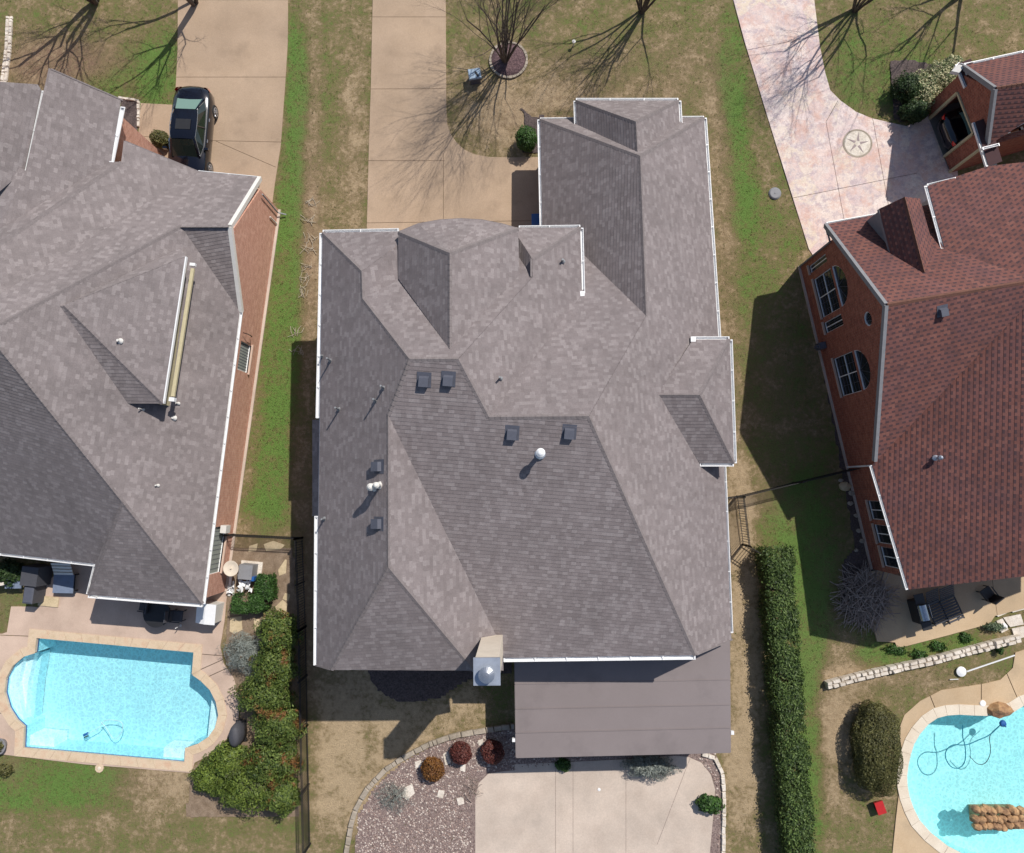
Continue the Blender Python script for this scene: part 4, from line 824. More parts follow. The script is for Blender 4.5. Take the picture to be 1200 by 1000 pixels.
# ================================================================ right house
HR = empty('brick_house', (20, 3, 0), 'right house with dark red brick gable, arched windows and red brown shingle roof', 'house')
RR = Roof(dict(nw=(969,263,3.9,20),ap=(1040,357,6.7,25),r1=(1235,325,6.7,20),n2=(1100,238,3.9,3),u0=(1087,218,3.9,15),u1=(1107,292,3.9,15),u2=(1200,322,6.0,6),u3=(1242,334,6.6,5),
 m1=(1158,195,4.8,1),m0=(1150,175,4.8,.5),m2=(1290,180,7.5,.2),m3=(1172,170,5.,.2),
 sw=(1027,540,4.0,1),w0=(1022,545,3.75,20),w1=(1065,691,3.9,20),e2=(1232,672,6.9,12),
 gA=(1131,77,3.,3),gB=(1168,103,4.6,3),gC=(1159,170,3.,1),gD=(1300,82,4.6,2),gE=(1300,40,3,2),gF=(1230,125,4.4,.2),
 d1=(1030,245,5.0,1),d2=(1060,231,5.85,1),d3=(1083,319,5.85,2),d4=(1046,306,5.0,1),d5=(1078,233,5.1,.5),d6=(1094,292,5.0,.5)),
 dict(N='nw ap r1 u3 u2 u1 n2',S='ap r1 sw',Wb='w0 w1 e2 r1',U='u0 u1 u2 u3 m2 m1',GN='gA gB gD gE',GS='gB gC gF gD',DW='d1 d4 d3 d2',DE='d2 d3 d6 d5'))
RR.mesh('roof', 'shingle_r', HR, e=.19)
RR.caps(['ap r1 N S', 'gB gD GN GS', 'd2 d3 DW DE'], 'cap_r', HR)
T = RR.P
m = MB(); Efar = np.array([30., 6., 3.]);
ex_ = np.array([.985, .173, 0])*5.5-[0, 0, 2.3]
for pts in ([T['r1'], T['e2'], T['e2']+ex_], [T['r1'], T['e2']+ex_, T['r1']+ex_], [T['u3'], T['r1'], T['r1']+ex_], [T['m2'], T['u3'], Efar]):
    m.add(pts, [(0, 1, 2)] if np.cross(pts[1]-pts[0], pts[2]-pts[0])[2] > 0 else [(0, 2, 1)], [(p_[0], p_[1]) for p_ in pts])
m.add([T['sw'], T['r1'], T['w0']], [(0, 1, 2)], [(0, 0), (1, 0), (0, 1)]); m.build('far_roof', 'shingle_r', HR)
rx = np.array([.985, .173, 0]); rn = np.array([-.173, .985, 0])
eave(HR, T['nw'], RR.at(1028, 252.5, 'N'), T['nw']+rn*3, w=.1, mat='greysiding'); eave(HR, T['u0'], T['u1'], T['u0']-rx*3); eave(HR, T['u0'], RR.at(1121, 210, 'U'), T['u0']+rn*3, w=.1)
eave(HR, T['w0'], T['w1'], T['w0']-rx*3, w=.11); fascia(HR, T['w1'], T['e2'], T['w1']+rn, 'greysiding', dz=-.25, depth=.3); fascia(HR, RR.at(1121, 210, 'U'), T['m1'], T['u0']-rn*3, 'cap_r')
eave(HR, T['gA'], T['gE'], T['gA']+rn*3, w=.12)
for a, b in (('nw', 'ap'), ('ap', 'sw'), ('gA', 'gB'), ('gB', 'gC')): MB().bar(T[a]-rx*.03-[0, 0, .09], T[b]-rx*.03-[0, 0, .09], .13, .2).build('rake_board', 'greysiding', HR)
C0, C1 = W(937, 312, 0), W(1022, 667, 0); vs = (C1-C0)/np.linalg.norm(C1-C0); vn = np.array([vs[1], -vs[0], 0]); print('Tz', {k: round(float(v[2]), 2) for k, v in T.items()}); LR = np.linalg.norm(C1-C0)
if vn[0] > 0: vn = -vn
def vpl(x, y): p = on_plane(x, y, C0, vn); return ((p-C0).dot(vs), p[2])
s_ap = (T['ap']-C0).dot(vs); s_sw = (T['sw']-C0).dot(vs)
def vr(px):
    q_ = [vpl(*p_) for p_ in px]; s_ = sorted(a[0] for a in q_); z_ = sorted(a[1] for a in q_); return [(s_[0]+s_[1])/2, (s_[2]+s_[3])/2, (z_[0]+z_[1])/2, (z_[2]+z_[3])/2]
RW = [vr([(947, 314), (965.6, 297), (970, 303.5), (951.6, 321.6)]), vr([(952.7, 328), (971.5, 315), (986, 361), (964.5, 372)]), vr([(965, 379.5), (984.5, 367), (989, 379), (969, 392)]), vr([(976, 422), (997, 411), (1011, 458), (988, 464.5)])]
print('right windows', [[round(a, 2) for a in w__] for w__ in RW])
arches = []
for k, (tp) in ((1, vpl(992.8, 331)), (3, vpl(1019.8, 433))):
    s0, s1, z0, z1 = RW[k]; zb = z1+.14; zt = max(zb+.35, tp[1]); arches.append((s0, s1, zb, zt))
def arch_ring(s0, s1, zb, zt, n=10): c = (s0+s1)/2; return [(c+(s1-s0)/2*math.cos(math.pi*i/n), zb+(zt-zb)*math.sin(math.pi*i/n)) for i in range(n+1)]
cr = vpl(1017, 374); circ = [(cr[0]+.3*math.cos(R_(a)), cr[1]+.3*math.sin(R_(a))) for a in range(0, 360, 30)]
LWN = [vr([(1017, 587.5), (1032, 587), (1037, 609), (1022, 610)]), vr([(1024.5, 615), (1040, 616), (1045, 637), (1029, 638)]), vr([(1031, 641), (1049, 643), (1054, 667), (1037, 664)])]
for w__ in LWN: w__[3] = 2.75; w__[2] = max(.9, min(w__[2], 1.5))
print('lower', [[round(a, 2) for a in w__] for w__ in LWN], arches, cr, LR, s_ap, s_sw)
ring = [(0, 0), (LR, 0), (LR, 3.35), (s_sw+.1, 3.35), (s_sw, T['sw'][2]-.5), (s_ap, T['ap'][2]-.22), (0, 3.7)]
holes = [rring(*w__) for w__ in RW+LWN]+[arch_ring(*a) for a in arches]+[circ]
for pl in plate([ring]+holes, C0, vs, (0, 0, 1), vn, .22): pl.build('wall', 'brick_r', HR)
window(HR, C0, vs, vn, *RW[0], nx=2, ny=1, grid=(4, 2)); window(HR, C0, vs, vn, *RW[1], nx=2, ny=2, grid=(6, 6)); window(HR, C0, vs, vn, *RW[2], nx=2, ny=1, grid=(4, 2)); window(HR, C0, vs, vn, *RW[3], nx=2, ny=2, grid=(4, 6))
for w__ in LWN: window(HR, C0, vs, vn, *w__, nx=2, ny=1)
def ringwin(rg, name='arched_window'):
    pt = lambda p_, d: C0+vs*p_[0]+np.array([0, 0, 1.])*p_[1]+vn*d
    m = MB()
    for i in range(len(rg)): m.bar(pt(rg[i], -.05), pt(rg[(i+1) % len(rg)], -.05), .06, .05)
    f = m.build(name, 'white', HR); m = MB(); m.add([pt(p_, -.09) for p_ in rg], [tuple(range(len(rg)))]); m.build('pane', 'glass', f)
    c = (sum(p_[0] for p_ in rg)/len(rg), min(p_[1] for p_ in rg)+.02); m = MB()
    for i in range(2, len(rg)-2, 2): m.bar(pt(c, -.07), pt(rg[i], -.07), .016, .012)
    m.build('glazing_bar', 'vent', f)
for a in arches: ringwin(arch_ring(*a))
ringwin(circ, 'round_window')
vx = lambda s, d: tuple((C0+vs*s-vn*d)[:2])
wall(HR, [vx(0, .22), vx(LR, .22), vx(LR+.0, 14), vx(-.0, 14)], 3.2, 'brick_r')
MB().bar(C0+vn*.05+[0, 0, .04], C1+vn*.05+[0, 0, .04], .1, .08).build('footing', 'conc_back', HR)
dp = T['nw']+vs*.35; MB().tube([T['nw']-[0, 0, .1]+vs*.3, C0+vn*.07+[0, 0, 3.5]+vs*.05, C0+vn*.07+[0, 0, .1]+vs*.05], .04, 6).build('downspout', 'greysiding', HR)
sdp = vpl(1015, 546)[0]; MB().tube([C0+vs*sdp+vn*.3+[0, 0, 3.6], C0+vs*sdp+vn*.07+[0, 0, 3.4], C0+vs*sdp+vn*.07+[0, 0, .1]], .04, 6).build('downspout', 'white', HR)
lp = vpl(960, 408); p_ = C0+vs*lp[0]+vn*.18+[0, 0, .6]; m = MB().box(p_, (.3, .3, .45), R_(10)); m.box(p_+vn*.2, (.12, .12, .25)); m.build('meter_box', 'vent', HR)
box_vent(HR, RR, 1104, 365, 'S', .28); pipe(HR, RR, 1096, 537, 'Wb', .05, .35, 'flash', 'flash')
gw = lambda p_, z_: np.array([p_[0]-rn[0]*-.35, p_[1]+.35, z_]); e3 = T['e2']+ex_
m = MB(); m.add([gw(T['w1']+rx*.3, 2.6), gw(e3-rx*.3, 2.6), gw(e3-rx*.3, e3[2]-.5), gw(T['e2'], T['e2'][2]-.5), gw(T['w1']+rx*.3, T['w1'][2]-.3)], [(0, 1, 2, 3, 4)]); m.build('gable_wall', 'brick_r', HR)
# dormer cheeks (grey siding) on the north slope
d1, d4, d2, d5 = T['d1'], T['d4'], T['d2'], T['d5']
n1_, n2_ = RR.at(1018, 265, 'N'), RR.at(1050, 300, 'N')
m = MB(); m.add([d1+rx*.15-[0, 0, .05], d4+rx*.15-[0, 0, .05], d4+rx*.15-[0, 0, .9], d1+rx*.15-[0, 0, 1.5]], [(0, 1, 2, 3)])
m.add([d1+rx*.15-rn*.1-[0, 0, .05], d2-rn*.1-[0, 0, .15], d5-rx*.15-rn*.1-[0, 0, .05], d5-rx*.15-rn*.1-[0, 0, 1.6], d1+rx*.15-rn*.1-[0, 0, 1.6]], [(0, 1, 2, 3, 4)])
m.add([T['d5']-rx*.15-[0, 0, .05], T['d6']-rx*.15-[0, 0, .05], T['d6']-rx*.15-[0, 0, 1.0], T['d5']-rx*.15-[0, 0, 1.5]], [(0, 3, 2, 1)]); m.build('dormer_wall', 'greysiding', HR)
fascia(HR, d1, d4, d1+rx, 'greysiding', .15, .12)
# wall under the upper roof (grey siding) and the garage gable
m = prism([tuple((T['u0']+rx*.35-rn*.35)[:2]), tuple((T['u1']+rx*.35)[:2]), tuple((T['u1']+rx*4)[:2]), tuple((T['u0']+rx*5-rn*.35)[:2])], 0, 3.7); m.build('wall', 'greysiding', HR)
D0, D1 = W(1084, 126, 0), W(1113.5, 203, 0); us = (D1-D0)/np.linalg.norm(D1-D0); un = np.array([us[1], -us[0], 0]); LG = np.linalg.norm(D1-D0)
if un[0] > 0: un = -un
jam0 = (W(1090.5, 139, 0)-D0).dot(us); jam1 = (W(1107, 184, 0)-D0).dot(us); sB = (T['gB']-D0).dot(us); sC = (T['gC']-D0).dot(us)
print('garage', LG, jam0, jam1, sB, sC)
ring = [(0, 0), (jam0, 0), (jam0, 2.25), (jam1, 2.25), (jam1, 0), (LG, 0), (LG, 2.6), (sC, 2.75), (sB, T['gB'][2]-.22), (0, 2.75)]
for pl in plate([ring], D0, us, (0, 0, 1), un, .25): pl.build('wall', 'brick_r', HR)
gx = lambda s, d: tuple((D0+us*s-un*d)[:2])
for pts in ([gx(0, .25), gx(0, 7), gx(.25, 7), gx(.25, .25)], [gx(LG-.25, .25), gx(LG-.25, 7), gx(LG, 7), gx(LG, .25)], [gx(0, 7), gx(LG, 7), gx(LG, 7.3), gx(0, 7.3)]): wall(HR, pts, 2.6, 'brick_r')
m = MB(); m.add([(*gx(.2, -.05), .045), (*gx(LG-.2, -.05), .045), (*gx(LG-.2, 7), .045), (*gx(.2, 7), .045)], [(0, 1, 2, 3)]); m.build('garage_floor', 'porch_floor', HR)
z3 = np.array([0, 0, 1.])
for s in (jam0, jam1): MB().bar(D0+us*s+un*.02+z3*.05, D0+us*s+un*.02+z3*2.25, .12, .1).build('garage_jamb', 'tan_trim', HR)
MB().bar(D0+us*jam0+un*.02+z3*2.27, D0+us*jam1+un*.02+z3*2.27, .1, .08).build('garage_lintel', 'tan_trim', HR)
MB().bar(D0+us*(LG-.05)+un*.05+z3*.05, D0+us*(LG-.05)+un*.05+z3*2.5, .1, .1).build('downspout', 'tan_trim', HR)
# eave return with white gutter at the gable's foot, and the gutters in front of the garage
r0, r1_ = W(1122, 75, 2.9), W(1133, 101, 2.9); r2_, r3_ = W(1142.5, 143, 3.0), W(1158.5, 195, 3.0)
for a, b in ((r0, r1_), (r2_, r3_)):
    eave(HR, a, b, a+un*3, w=.09); m = MB(); m.add([a, b, b-un*.55+z3*.12, a-un*.55+z3*.12], [(0, 1, 2, 3)]); m.build('eave_return', 'shingle_r', HR)
a, b = W(1152, 175, 3.3), W(1172, 170, 3.3); gutter(HR, a, b, a+rn*3, .1)
eave(HR, W(1122, 75, 2.9), T['gA'], T['gA']+rn*3, w=.1)

# ================================================================ patio cover behind the middle house
PC = empty('patio_cover', W(730, 830), 'flat brown grey metal patio cover attached behind the middle house', 'patio cover')
ys = [(603, 757), (603.5, 802), (604, 831), (604.5, 859), (605, 888)]; ye = [(855, 742), (855.3, 796.5), (855.6, 826), (855.8, 853), (856, 882)]; zz = 2.62
for i in range(4):
    a, b, c, d = W(*ys[i], zz), W(*ye[i], zz), W(*ye[i+1], zz), W(*ys[i+1], zz); g = np.array([0, .008, 0]); m = MB()
    z0 = np.array([0, 0, .004*i]); P4 = [a-g-z0, b-g-z0, c+g-z0, d+g-z0]; m.add(P4+[p_-np.array([0, 0, .05]) for p_ in P4], [(3, 2, 1, 0), (0, 1, 5, 4), (1, 2, 6, 5), (2, 3, 7, 6), (3, 0, 4, 7)]); m.build('roof_panel', 'patiometal', PC)
    if i: m = MB().bar(a+[0, 0, .006], b+[0, 0, .006], .03, .02); m.build('standing_seam', 'patiometal', PC)
c, d = W(*ye[4], zz), W(*ys[4], zz); a, b = W(*ys[0], zz), W(*ye[0], zz)
for p_, q_ in ((c, d), (a, d), (b, c)): MB().bar(p_-[0, 0, .1], q_-[0, 0, .1], .05, .17).build('fascia', 'patiometal', PC)
for f_ in (.03, .5, .97):
    p_ = d+(c-d)*f_+np.array([0, .15, 0]); MB().box((p_[0], p_[1], (zz-.2)/2), (.14, .14, zz-.2)).build('post', 'offwhite', PC)
for x, y in ((602, 867), (858, 858.5)): MB().box(W(x, y, zz-.1), (.12, .14, .14)).build('corner_light', 'white', PC)

# ================================================================ plants
def leafmesh(name, P, N, size, mat, parent=None, asp=.55, kind=None):
    n = len(P); N = N/np.linalg.norm(N, axis=1)[:, None]; r = rng.normal(size=(n, 3)); A = np.cross(N, r); A /= np.linalg.norm(A, axis=1)[:, None]; B = np.cross(N, A)
    s = (size*rng.uniform(.6, 1.3, n))[:, None] if np.isscalar(size) else size[:, None]
    v = np.stack([P-A*s, P+B*s*asp+N*s*.15, P+A*s, P-B*s*asp+N*s*.15], 1).reshape(-1, 3)
    me = bpy.data.meshes.new(name); me.vertices.add(4*n); me.vertices.foreach_set('co', v.ravel())
    me.loops.add(4*n); me.loops.foreach_set('vertex_index', np.arange(4*n, dtype=np.int32)); me.polygons.add(n)
    me.polygons.foreach_set('loop_start', np.arange(0, 4*n, 4, dtype=np.int32)); me.polygons.foreach_set('loop_total', np.full(n, 4, dtype=np.int32)); me.update()
    return link(name, me, mat, parent, kind=kind)
def blob(c, r, n, shell=.45, lump=.16, zmin=.03, sup=2.0):
    """points and outward normals filling the outer part of an uneven ellipsoid (sup>2: boxier)"""
    d = rng.normal(size=(n, 3)); d /= np.linalg.norm(d, axis=1)[:, None]
    k = (np.abs(d)**sup).sum(1)**(-1/sup)
    lp = 1+lump*(np.sin(d[:, 0]*5+c[0]*3)*np.sin(d[:, 1]*6+c[1])+.6*np.sin(d[:, 2]*9+d[:, 0]*7+c[1]*5))
    rr = (1-shell*rng.random(n)**1.8)*lp*k; P = np.array(c)+d*rr[:, None]*np.array(r); ok = P[:, 2] > zmin
    Nn = d+rng.normal(0, .55, (n, 3))+np.array([0, 0, .5]); return P[ok], Nn[ok]
def stems(parent, c, h, r, n=6, mat='bark'):
    m = MB()
    for i in range(n):
        a = 6.28*i/n+random.random(); e = np.array(c)+np.array([math.cos(a)*r, math.sin(a)*r, h]); m.tube([np.array(c)+[math.cos(a)*.04, math.sin(a)*.04, -.03], (np.array(c)+e)/2+[0, 0, h*.1], e], [.03, .02, .008], 5)
    m.build('stems', mat, parent, kind='stuff')
def shrub(name, px, h, r, mat, label, cat='shrub', n=2500, size=.06, lump=.16, sup=2.0, group=None, asp=.55, rz=0, shell=.45, gap=0):
    """r=(rx, ry) in metres; px = pixel of the crown centre at half height"""
    c = W(px[0], px[1], h*.55); e = empty(name, (c[0], c[1], 0), label, cat, group)
    P, N = blob((0, 0, 0), (r[0], r[1], h*.52), n, shell, lump, -h*.5, sup)
    if rz: m = np.array([[math.cos(rz), -math.sin(rz), 0], [math.sin(rz), math.cos(rz), 0], [0, 0, 1]]); P = P@m.T; N = N@m.T
    if gap: k = (np.sin(P[:, 0]*7)*np.sin(P[:, 1]*7+1)+np.sin(P[:, 2]*9)) < gap; P, N = P[k], N[k]
    P = P+np.array([c[0], c[1], h*.5]); leafmesh('foliage', P, N, size, mat, e, asp); stems(e, (c[0], c[1], 0), h*.7, min(r)*.5); return e
def hedge(name, pts, h, w, mat, label, cat, n, size, lump=.05, rag=.07, asp=.5, top=.5):
    """clipped hedge along pixel points; box section with rounded uneven edges"""
    P0 = [W(x, y, h*.6) for x, y in pts]; e = empty(name, (P0[0][0], P0[0][1], 0), label, cat); L = [np.linalg.norm((b-a)[:2]) for a, b in zip(P0, P0[1:])]; tot = sum(L); PP = []; NN = []
    for a, b, l in zip(P0, P0[1:], L):
        k = int(n*l/tot); t = rng.uniform(-.02, 1.02, k)[:, None]; u = (b-a)/l; u[2] = 0; v = np.array([-u[1], u[0], 0]); side = rng.random(k); q = rng.uniform(-1, 1, k)
        isTop = side < top; off = np.where(isTop, q, np.sign(q)*(1-.25*rng.random(k)**2)); z = np.where(isTop, h*(1-.16*rng.random(k)**2), h*(.05+.93*rng.random(k)))
        wob = 1+.09*np.sin(t[:, 0]*l*2.3+1)+.06*np.sin(t[:, 0]*l*5.1); zz = z*(1+lump*np.sin(t[:, 0]*l*3.1)+lump*.7*np.sin(t[:, 0]*l*7.7+off*3))-h*.12*np.abs(off)**4*isTop
        base = a*[1, 1, 0]+(b-a)*[1, 1, 0]*t+v*(off*wob*w/2)[:, None]; Pk = base+np.stack([np.zeros(k), np.zeros(k), zz], 1)+rng.normal(0, rag, (k, 3))*[1, 1, .8]
        Nk = np.where(isTop[:, None], np.array([0, 0, 1.]), v*np.sign(off)[:, None])+rng.normal(0, .5, (k, 3)); PP.append(Pk); NN.append(Nk)
    P = np.concatenate(PP); N = np.concatenate(NN); kk = (np.sin(P[:, 0]*2.1+P[:, 1]*3.3)+np.sin(P[:, 1]*1.3-P[:, 0]*4)+np.sin(P[:, 1]*7.1+P[:, 0]*5)*.7+rng.normal(0, .5, len(P))) < 1.75; P, N = P[kk], N[kk]; P[:, 2] = np.maximum(P[:, 2], .03); leafmesh('foliage', P, N, size, mat, e, asp)
    m = MB()
    for a, b, l in zip(P0, P0[1:], L):
        for i in range(max(1, int(l/.6))): p_ = a+(b-a)*((i+.5)/max(1, int(l/.6))); m.tube([(p_[0], p_[1], 0), (p_[0]+.05, p_[1], h*.45), (p_[0]-.05, p_[1]+.1, h*.8)], [.04, .03, .01], 5)
    m.build('stems', 'bark', e, kind='stuff'); return e
hedge('clipped_hedge', [(908, 648), (936, 1015)], 1.4, 1.14, 'lf_hedge', 'long straight clipped green hedge beside the bare strip right of the middle house', 'hedge', 52000, .055)
hedge('boxwood_hedge', [(275, 706), (300, 708), (311, 702), (312, 674)], .75, .72, 'lf_green', 'low clipped L-shaped green hedge beside the left house air conditioner', 'hedge', 9000, .045, .03, .04)
shrub('yew_shrub', (1028, 878), 1.3, (1.0, 1.92), 'lf_olive', 'big oval olive brown shrub at the left rim of the right pool', n=24000, size=.05, lump=.07, sup=2.6, asp=.35, rz=R_(-4), shell=.3)
# mixed screen between left pool and middle garden: each shrub its own plant
for i, (x, y, h, rx_, ry_, mt, lb) in enumerate([(326, 742, 1.7, .9, .95, 'lf_photinia', 'bushy green shrub with a few red tips at the top end of the screen'), (322, 782, 1.8, .95, .95, 'lf_photinia', 'red tipped green shrub right of the silver bush'),
      (309, 815, 1.8, 1.25, .85, 'lf_photinia', 'broad green shrub just above the dark covered grill'), (325, 850, 1.8, 1.05, .95, 'lf_photinia', 'yellow green shrub right of the dark covered grill'), (318, 893, 1.7, 1.25, .95, 'lf_photinia', 'reddish green shrub lower right of the dark covered grill'),
      (270, 893, 1.2, 1.0, .75, 'lf_juniper', 'bright green spreading juniper beside the lower right corner of the left pool'), (250, 912, 1.0, .95, .7, 'lf_juniper', 'lowest left arm of the green juniper spreading onto the lawn'), (290, 925, 1.6, 1.35, .9, 'lf_juniper', 'dull green juniper at the bottom edge below the others'), (330, 932, 1.5, .75, .75, 'lf_photinia', 'brownish green shrub at the foot of the screen next to the iron fence')]):
    shrub('screen_shrub', (x, y), h, (rx_, ry_), mt, lb, n=7500, size=.06, lump=.2, group='shrubs screening the left pool', asp=.4)
shrub('sage_bush', (287, 766), 1.1, (.95, .85), 'lf_sage', 'silver grey wispy bush between the left pool and the green screen', 'bush', n=6500, size=.075, lump=.25, asp=.12)
shrub('round_shrub', (617, 162), 1.2, (.52, .58), 'lf_green', 'round green shrub at the corner between centre driveway lawn and garage', n=3500, size=.045, lump=.07)
shrub('round_shrub', (187, 163), .9, (.45, .42), 'lf_olive', 'small round olive green shrub next to the parked black car', n=2600, size=.045, lump=.07)
shrub('dark_shrub', (1062, 102), 1.3, (.62, .62), 'lf_dark', 'dark round green shrub left of the cream variegated bushes', n=4200, size=.05, gap=.9)
shrub('dark_shrub', (1072, 130), 1.1, (.62, .45), 'lf_dark', 'lower dark shrub at the driveway edge below the cream bushes', n=3200, size=.05)
for x, y, a, b, lb in ((1083, 105, .85, .9, 'cream variegated bush nearest the dark round shrub'), (1104, 92, .9, .85, 'cream variegated bush in the middle of the bed by the right garage'), (1117, 78, .5, .5, 'small cream variegated bush under the right garage eave corner')):
    shrub('variegated_bush', (x, y), .95, (a, b), 'lf_cream', lb, 'bush', n=4200, size=.045, lump=.12, group='cream bushes by the right garage')
for x, y, r, mt, lb in ((507, 902, .52, 'lf_rust', 'round rust orange bush lowest left in the gravel bed'), (540, 883, .48, 'lf_red', 'round dark red bush in the gravel bed between two others'), (577, 882, .52, 'lf_red', 'round dark bush in the shade of the patio cover corner')):
    shrub('round_bush', (x, y), .8, (r, r), mt, lb, 'bush', n=3600, size=.04, lump=.05, group='round bushes in the gravel bed', shell=.3)
shrub('silver_shrub', (762, 899), .8, (1.05, .5), 'lf_sage', 'wide silver green shrub along the edge of the back patio under the cover', n=5200, size=.06, lump=.25, asp=.25)
shrub('leafy_plant', (832, 943), .6, (.55, .35), 'lf_green', 'bright leafy green plant at the bottom corner of the back patio', 'plant', n=1600, size=.07)
shrub('leafy_plant', (660, 897), .4, (.35, .28), 'lf_green', 'small dark green plant under the front edge of the patio cover', 'plant', n=700, size=.06)
shrub('leafy_plant', (10, 672), .8, (.7, .6), 'lf_dark', 'dark leafy plant in the shade under the left house eave', 'plant', n=1600, size=.08)
shrub('leafy_plant', (253, 893), .45, (.3, .3), 'lf_pale', 'small grey green plant at the pool deck corner by the juniper', 'plant', n=600, size=.06)
shrub('grey_grass_clump', (460, 935), .5, (.75, .6), 'lf_sage', 'flat grey dry clump at the left rim of the gravel bed', 'plant', n=1500, size=.07, asp=.1, lump=.3)
shrub('leafy_plant', (1172, 762), .4, (.12, .2), 'lf_green', 'small upright green plant at the end of the limestone wall', 'plant', n=300, size=.05)
shrub('leafy_plant', (1165, 735), .35, (.45, .2), 'lf_pale', 'pale low plant beside the white stone steps', 'plant', n=600, size=.05)
# thick low weeds in the green tongues of lawn by the right patio
for x, y, a in ((1050, 762, .5), (1078, 768, .35), (1100, 758, .35), (1132, 748, .25)): shrub('weed_clump', (x, y), .16, (a, .22), 'lf_green', None, n=450, size=.05, lump=.3)
for o, w__ in zip([o for o in bpy.data.objects if o.name.startswith('weed_clump')], ('leftmost and widest', 'second from the left', 'third from the left', 'rightmost and smallest')): tag(o, w__+' low green weed clump between the right patio and the limestone wall', 'weeds', 'weed clumps by the right patio')

# leafless trees: their shadows lie across lawns and driveways
def bare_tree(px, h, spread, label, nstem=5, seed=1, trunk=.09, vase=.5, depth=5, group='leafless trees in the front gardens', tilt=(0, 0)):
    rnd = random.Random(seed); b = W(*px, 0); e = empty('bare_tree', b, label, 'tree', group); T_ = MB(); Bm = MB()
    def grow(p, d, L, r, lev):
        pts = [p]; rs = [r]; q = Vector(p); dd = Vector(d)
        k = 4 if lev < 2 else 3
        for i in range(k):
            dd = (dd+Vector((rnd.gauss(0, .09), rnd.gauss(0, .09), .05+rnd.gauss(0, .04)))).normalized(); q = q+dd*L/k; pts.append(tuple(q)); rs.append(r*(1-.42*(i+1)/k))
            if lev < depth and i >= (1 if lev else 1):
                for _ in range(1 if lev < 1 else 2):
                    s_ = Vector((rnd.gauss(0, 1), rnd.gauss(0, 1), rnd.gauss(.1, .5))).normalized(); nd = (dd*.95+s_*.55).normalized(); grow(tuple(q), tuple(nd), L*rnd.uniform(.5, .68), rs[-1]*rnd.uniform(.42, .6), lev+1)
        (T_ if lev == 0 else Bm).tube(pts, rs, 6 if lev < 2 else 3, cap=False)
        if lev and lev < depth: grow(tuple(q), tuple((dd+Vector((rnd.gauss(0, .2), rnd.gauss(0, .2), 0))).normalized()), L*.55, rs[-1], lev+1)
    for i in range(nstem):
        a = 6.28*i/nstem+rnd.random(); v = vase*rnd.uniform(.5, 1.1) if nstem > 1 else .02
        grow((b[0]+.1*math.cos(a)*(nstem > 1), b[1]+.1*math.sin(a)*(nstem > 1), 0), Vector((math.cos(a)*v+tilt[0], math.sin(a)*v+tilt[1], 1)).normalized(), h*.55, trunk*rnd.uniform(.7, 1.1), 0)
    T_.build('trunk', 'bark', e, smooth=True, kind='stuff' if nstem > 1 else None); Bm.build('branches', 'bark', e, kind='stuff'); return e
bare_tree((592, 72), 7.2, 2, 'many-stemmed leafless tree in a round mulched ring on the middle front lawn', 15, 8, .055, .38, 5)
bare_tree((752, 14), 8.0, 3, 'leafless tree at the top edge above the garage wing of the middle house', 9, 9, .06, .38, 4)
bare_tree((1002, 12), 8.0, 3, 'leafless tree at the top edge just right of the stamped driveway', 9, 12, .06, .38, 4)
bare_tree((228, 4), 8, 3, 'leafless tree at the top edge beside the left driveway', 3, 21, .12, .45, 4)
bare_tree((112, 2), 8, 3, 'leafless tree at the top edge above the left house', 4, 27, .12, .45, 4)
bare_tree((1125, -6), 7, 3, 'leafless tree at the top edge above the right garage', 4, 33, .10, .42, 3)
ring = W(596, 71); mr = empty('tree_ring', (ring[0], ring[1], 0), 'round ring of reddish mulch with small pale edging stones around the leafless tree', 'mulch ring')
MB().lathe((ring[0], ring[1], 0), [(.86, 0), (.84, .05), (.5, .09), (.2, .12), (0, .12)], 28).build('mulch', 'red_mulch', mr, smooth=True)
for k in range(30):
    a = 6.283*k/30; p_ = ring+np.array([math.cos(a), math.sin(a), 0])*.9; MB().box((p_[0], p_[1], .04), (.12*random.uniform(.7, 1.1), .17, .09), a).build('edging_stone', 'stone_g', mr)
# brush pile and twigs
def sticks(name, px, r, n, mat, h, label=None, cat=None, kind=None, L=(.4, 1.2), rad=.012, flat=.6, curl=.1):
    c = W(*px); m = MB()
    for _ in range(n):
        a = random.uniform(0, 6.28); q = math.sqrt(random.random()); p_ = np.array([c[0]+math.cos(a)*q*r[0], c[1]+math.sin(a)*q*r[1], random.uniform(.02, h*(1-q*.7))]); b_ = random.uniform(0, 6.28); l = random.uniform(*L)
        d = np.array([math.cos(b_), math.sin(b_), random.gauss(0, flat*.4)])*l/2; mid = p_+rng.normal(0, curl, 3)*[1, 1, .4]; a0 = p_-d; a1 = p_+d; a0[2] = max(.01, a0[2]); a1[2] = max(.01, a1[2]); mid[2] = max(.02, mid[2]); m.tube([a0, mid, a1], [rad, rad, rad*.4], 4, cap=False)
    return tag(m.build(name, mat), label, cat, None, kind)
sticks('brush_pile', (1012, 700), (1.0, 1.15), 420, 'twig', .8, 'tangled heap of bare grey brown branches at the corner of the right patio', 'brush pile', None, (.7, 1.8), .018)
for i, (x, y) in enumerate([(363, 237), (361, 258), (363, 279), (362, 292), (360, 312), (356, 341), (347, 390), (350, 410), (358, 325)]):
    tag(sticks('fallen_twig', (x, y), (.3, .18), 7, 'pale_twig', .08, L=(.25, .6), rad=.013, flat=.05), ('topmost', 'second', 'third', 'fourth', 'fifth', 'seventh', 'eighth', 'lowest', 'sixth')[i]+' of the patches of bleached twigs down the lawn strip left of the middle house', 'twigs', 'pale twigs on the strip lawn')
sticks('brush_pile', (575, 908), (.5, .4), 0, 'twig', .3) if 0 else None
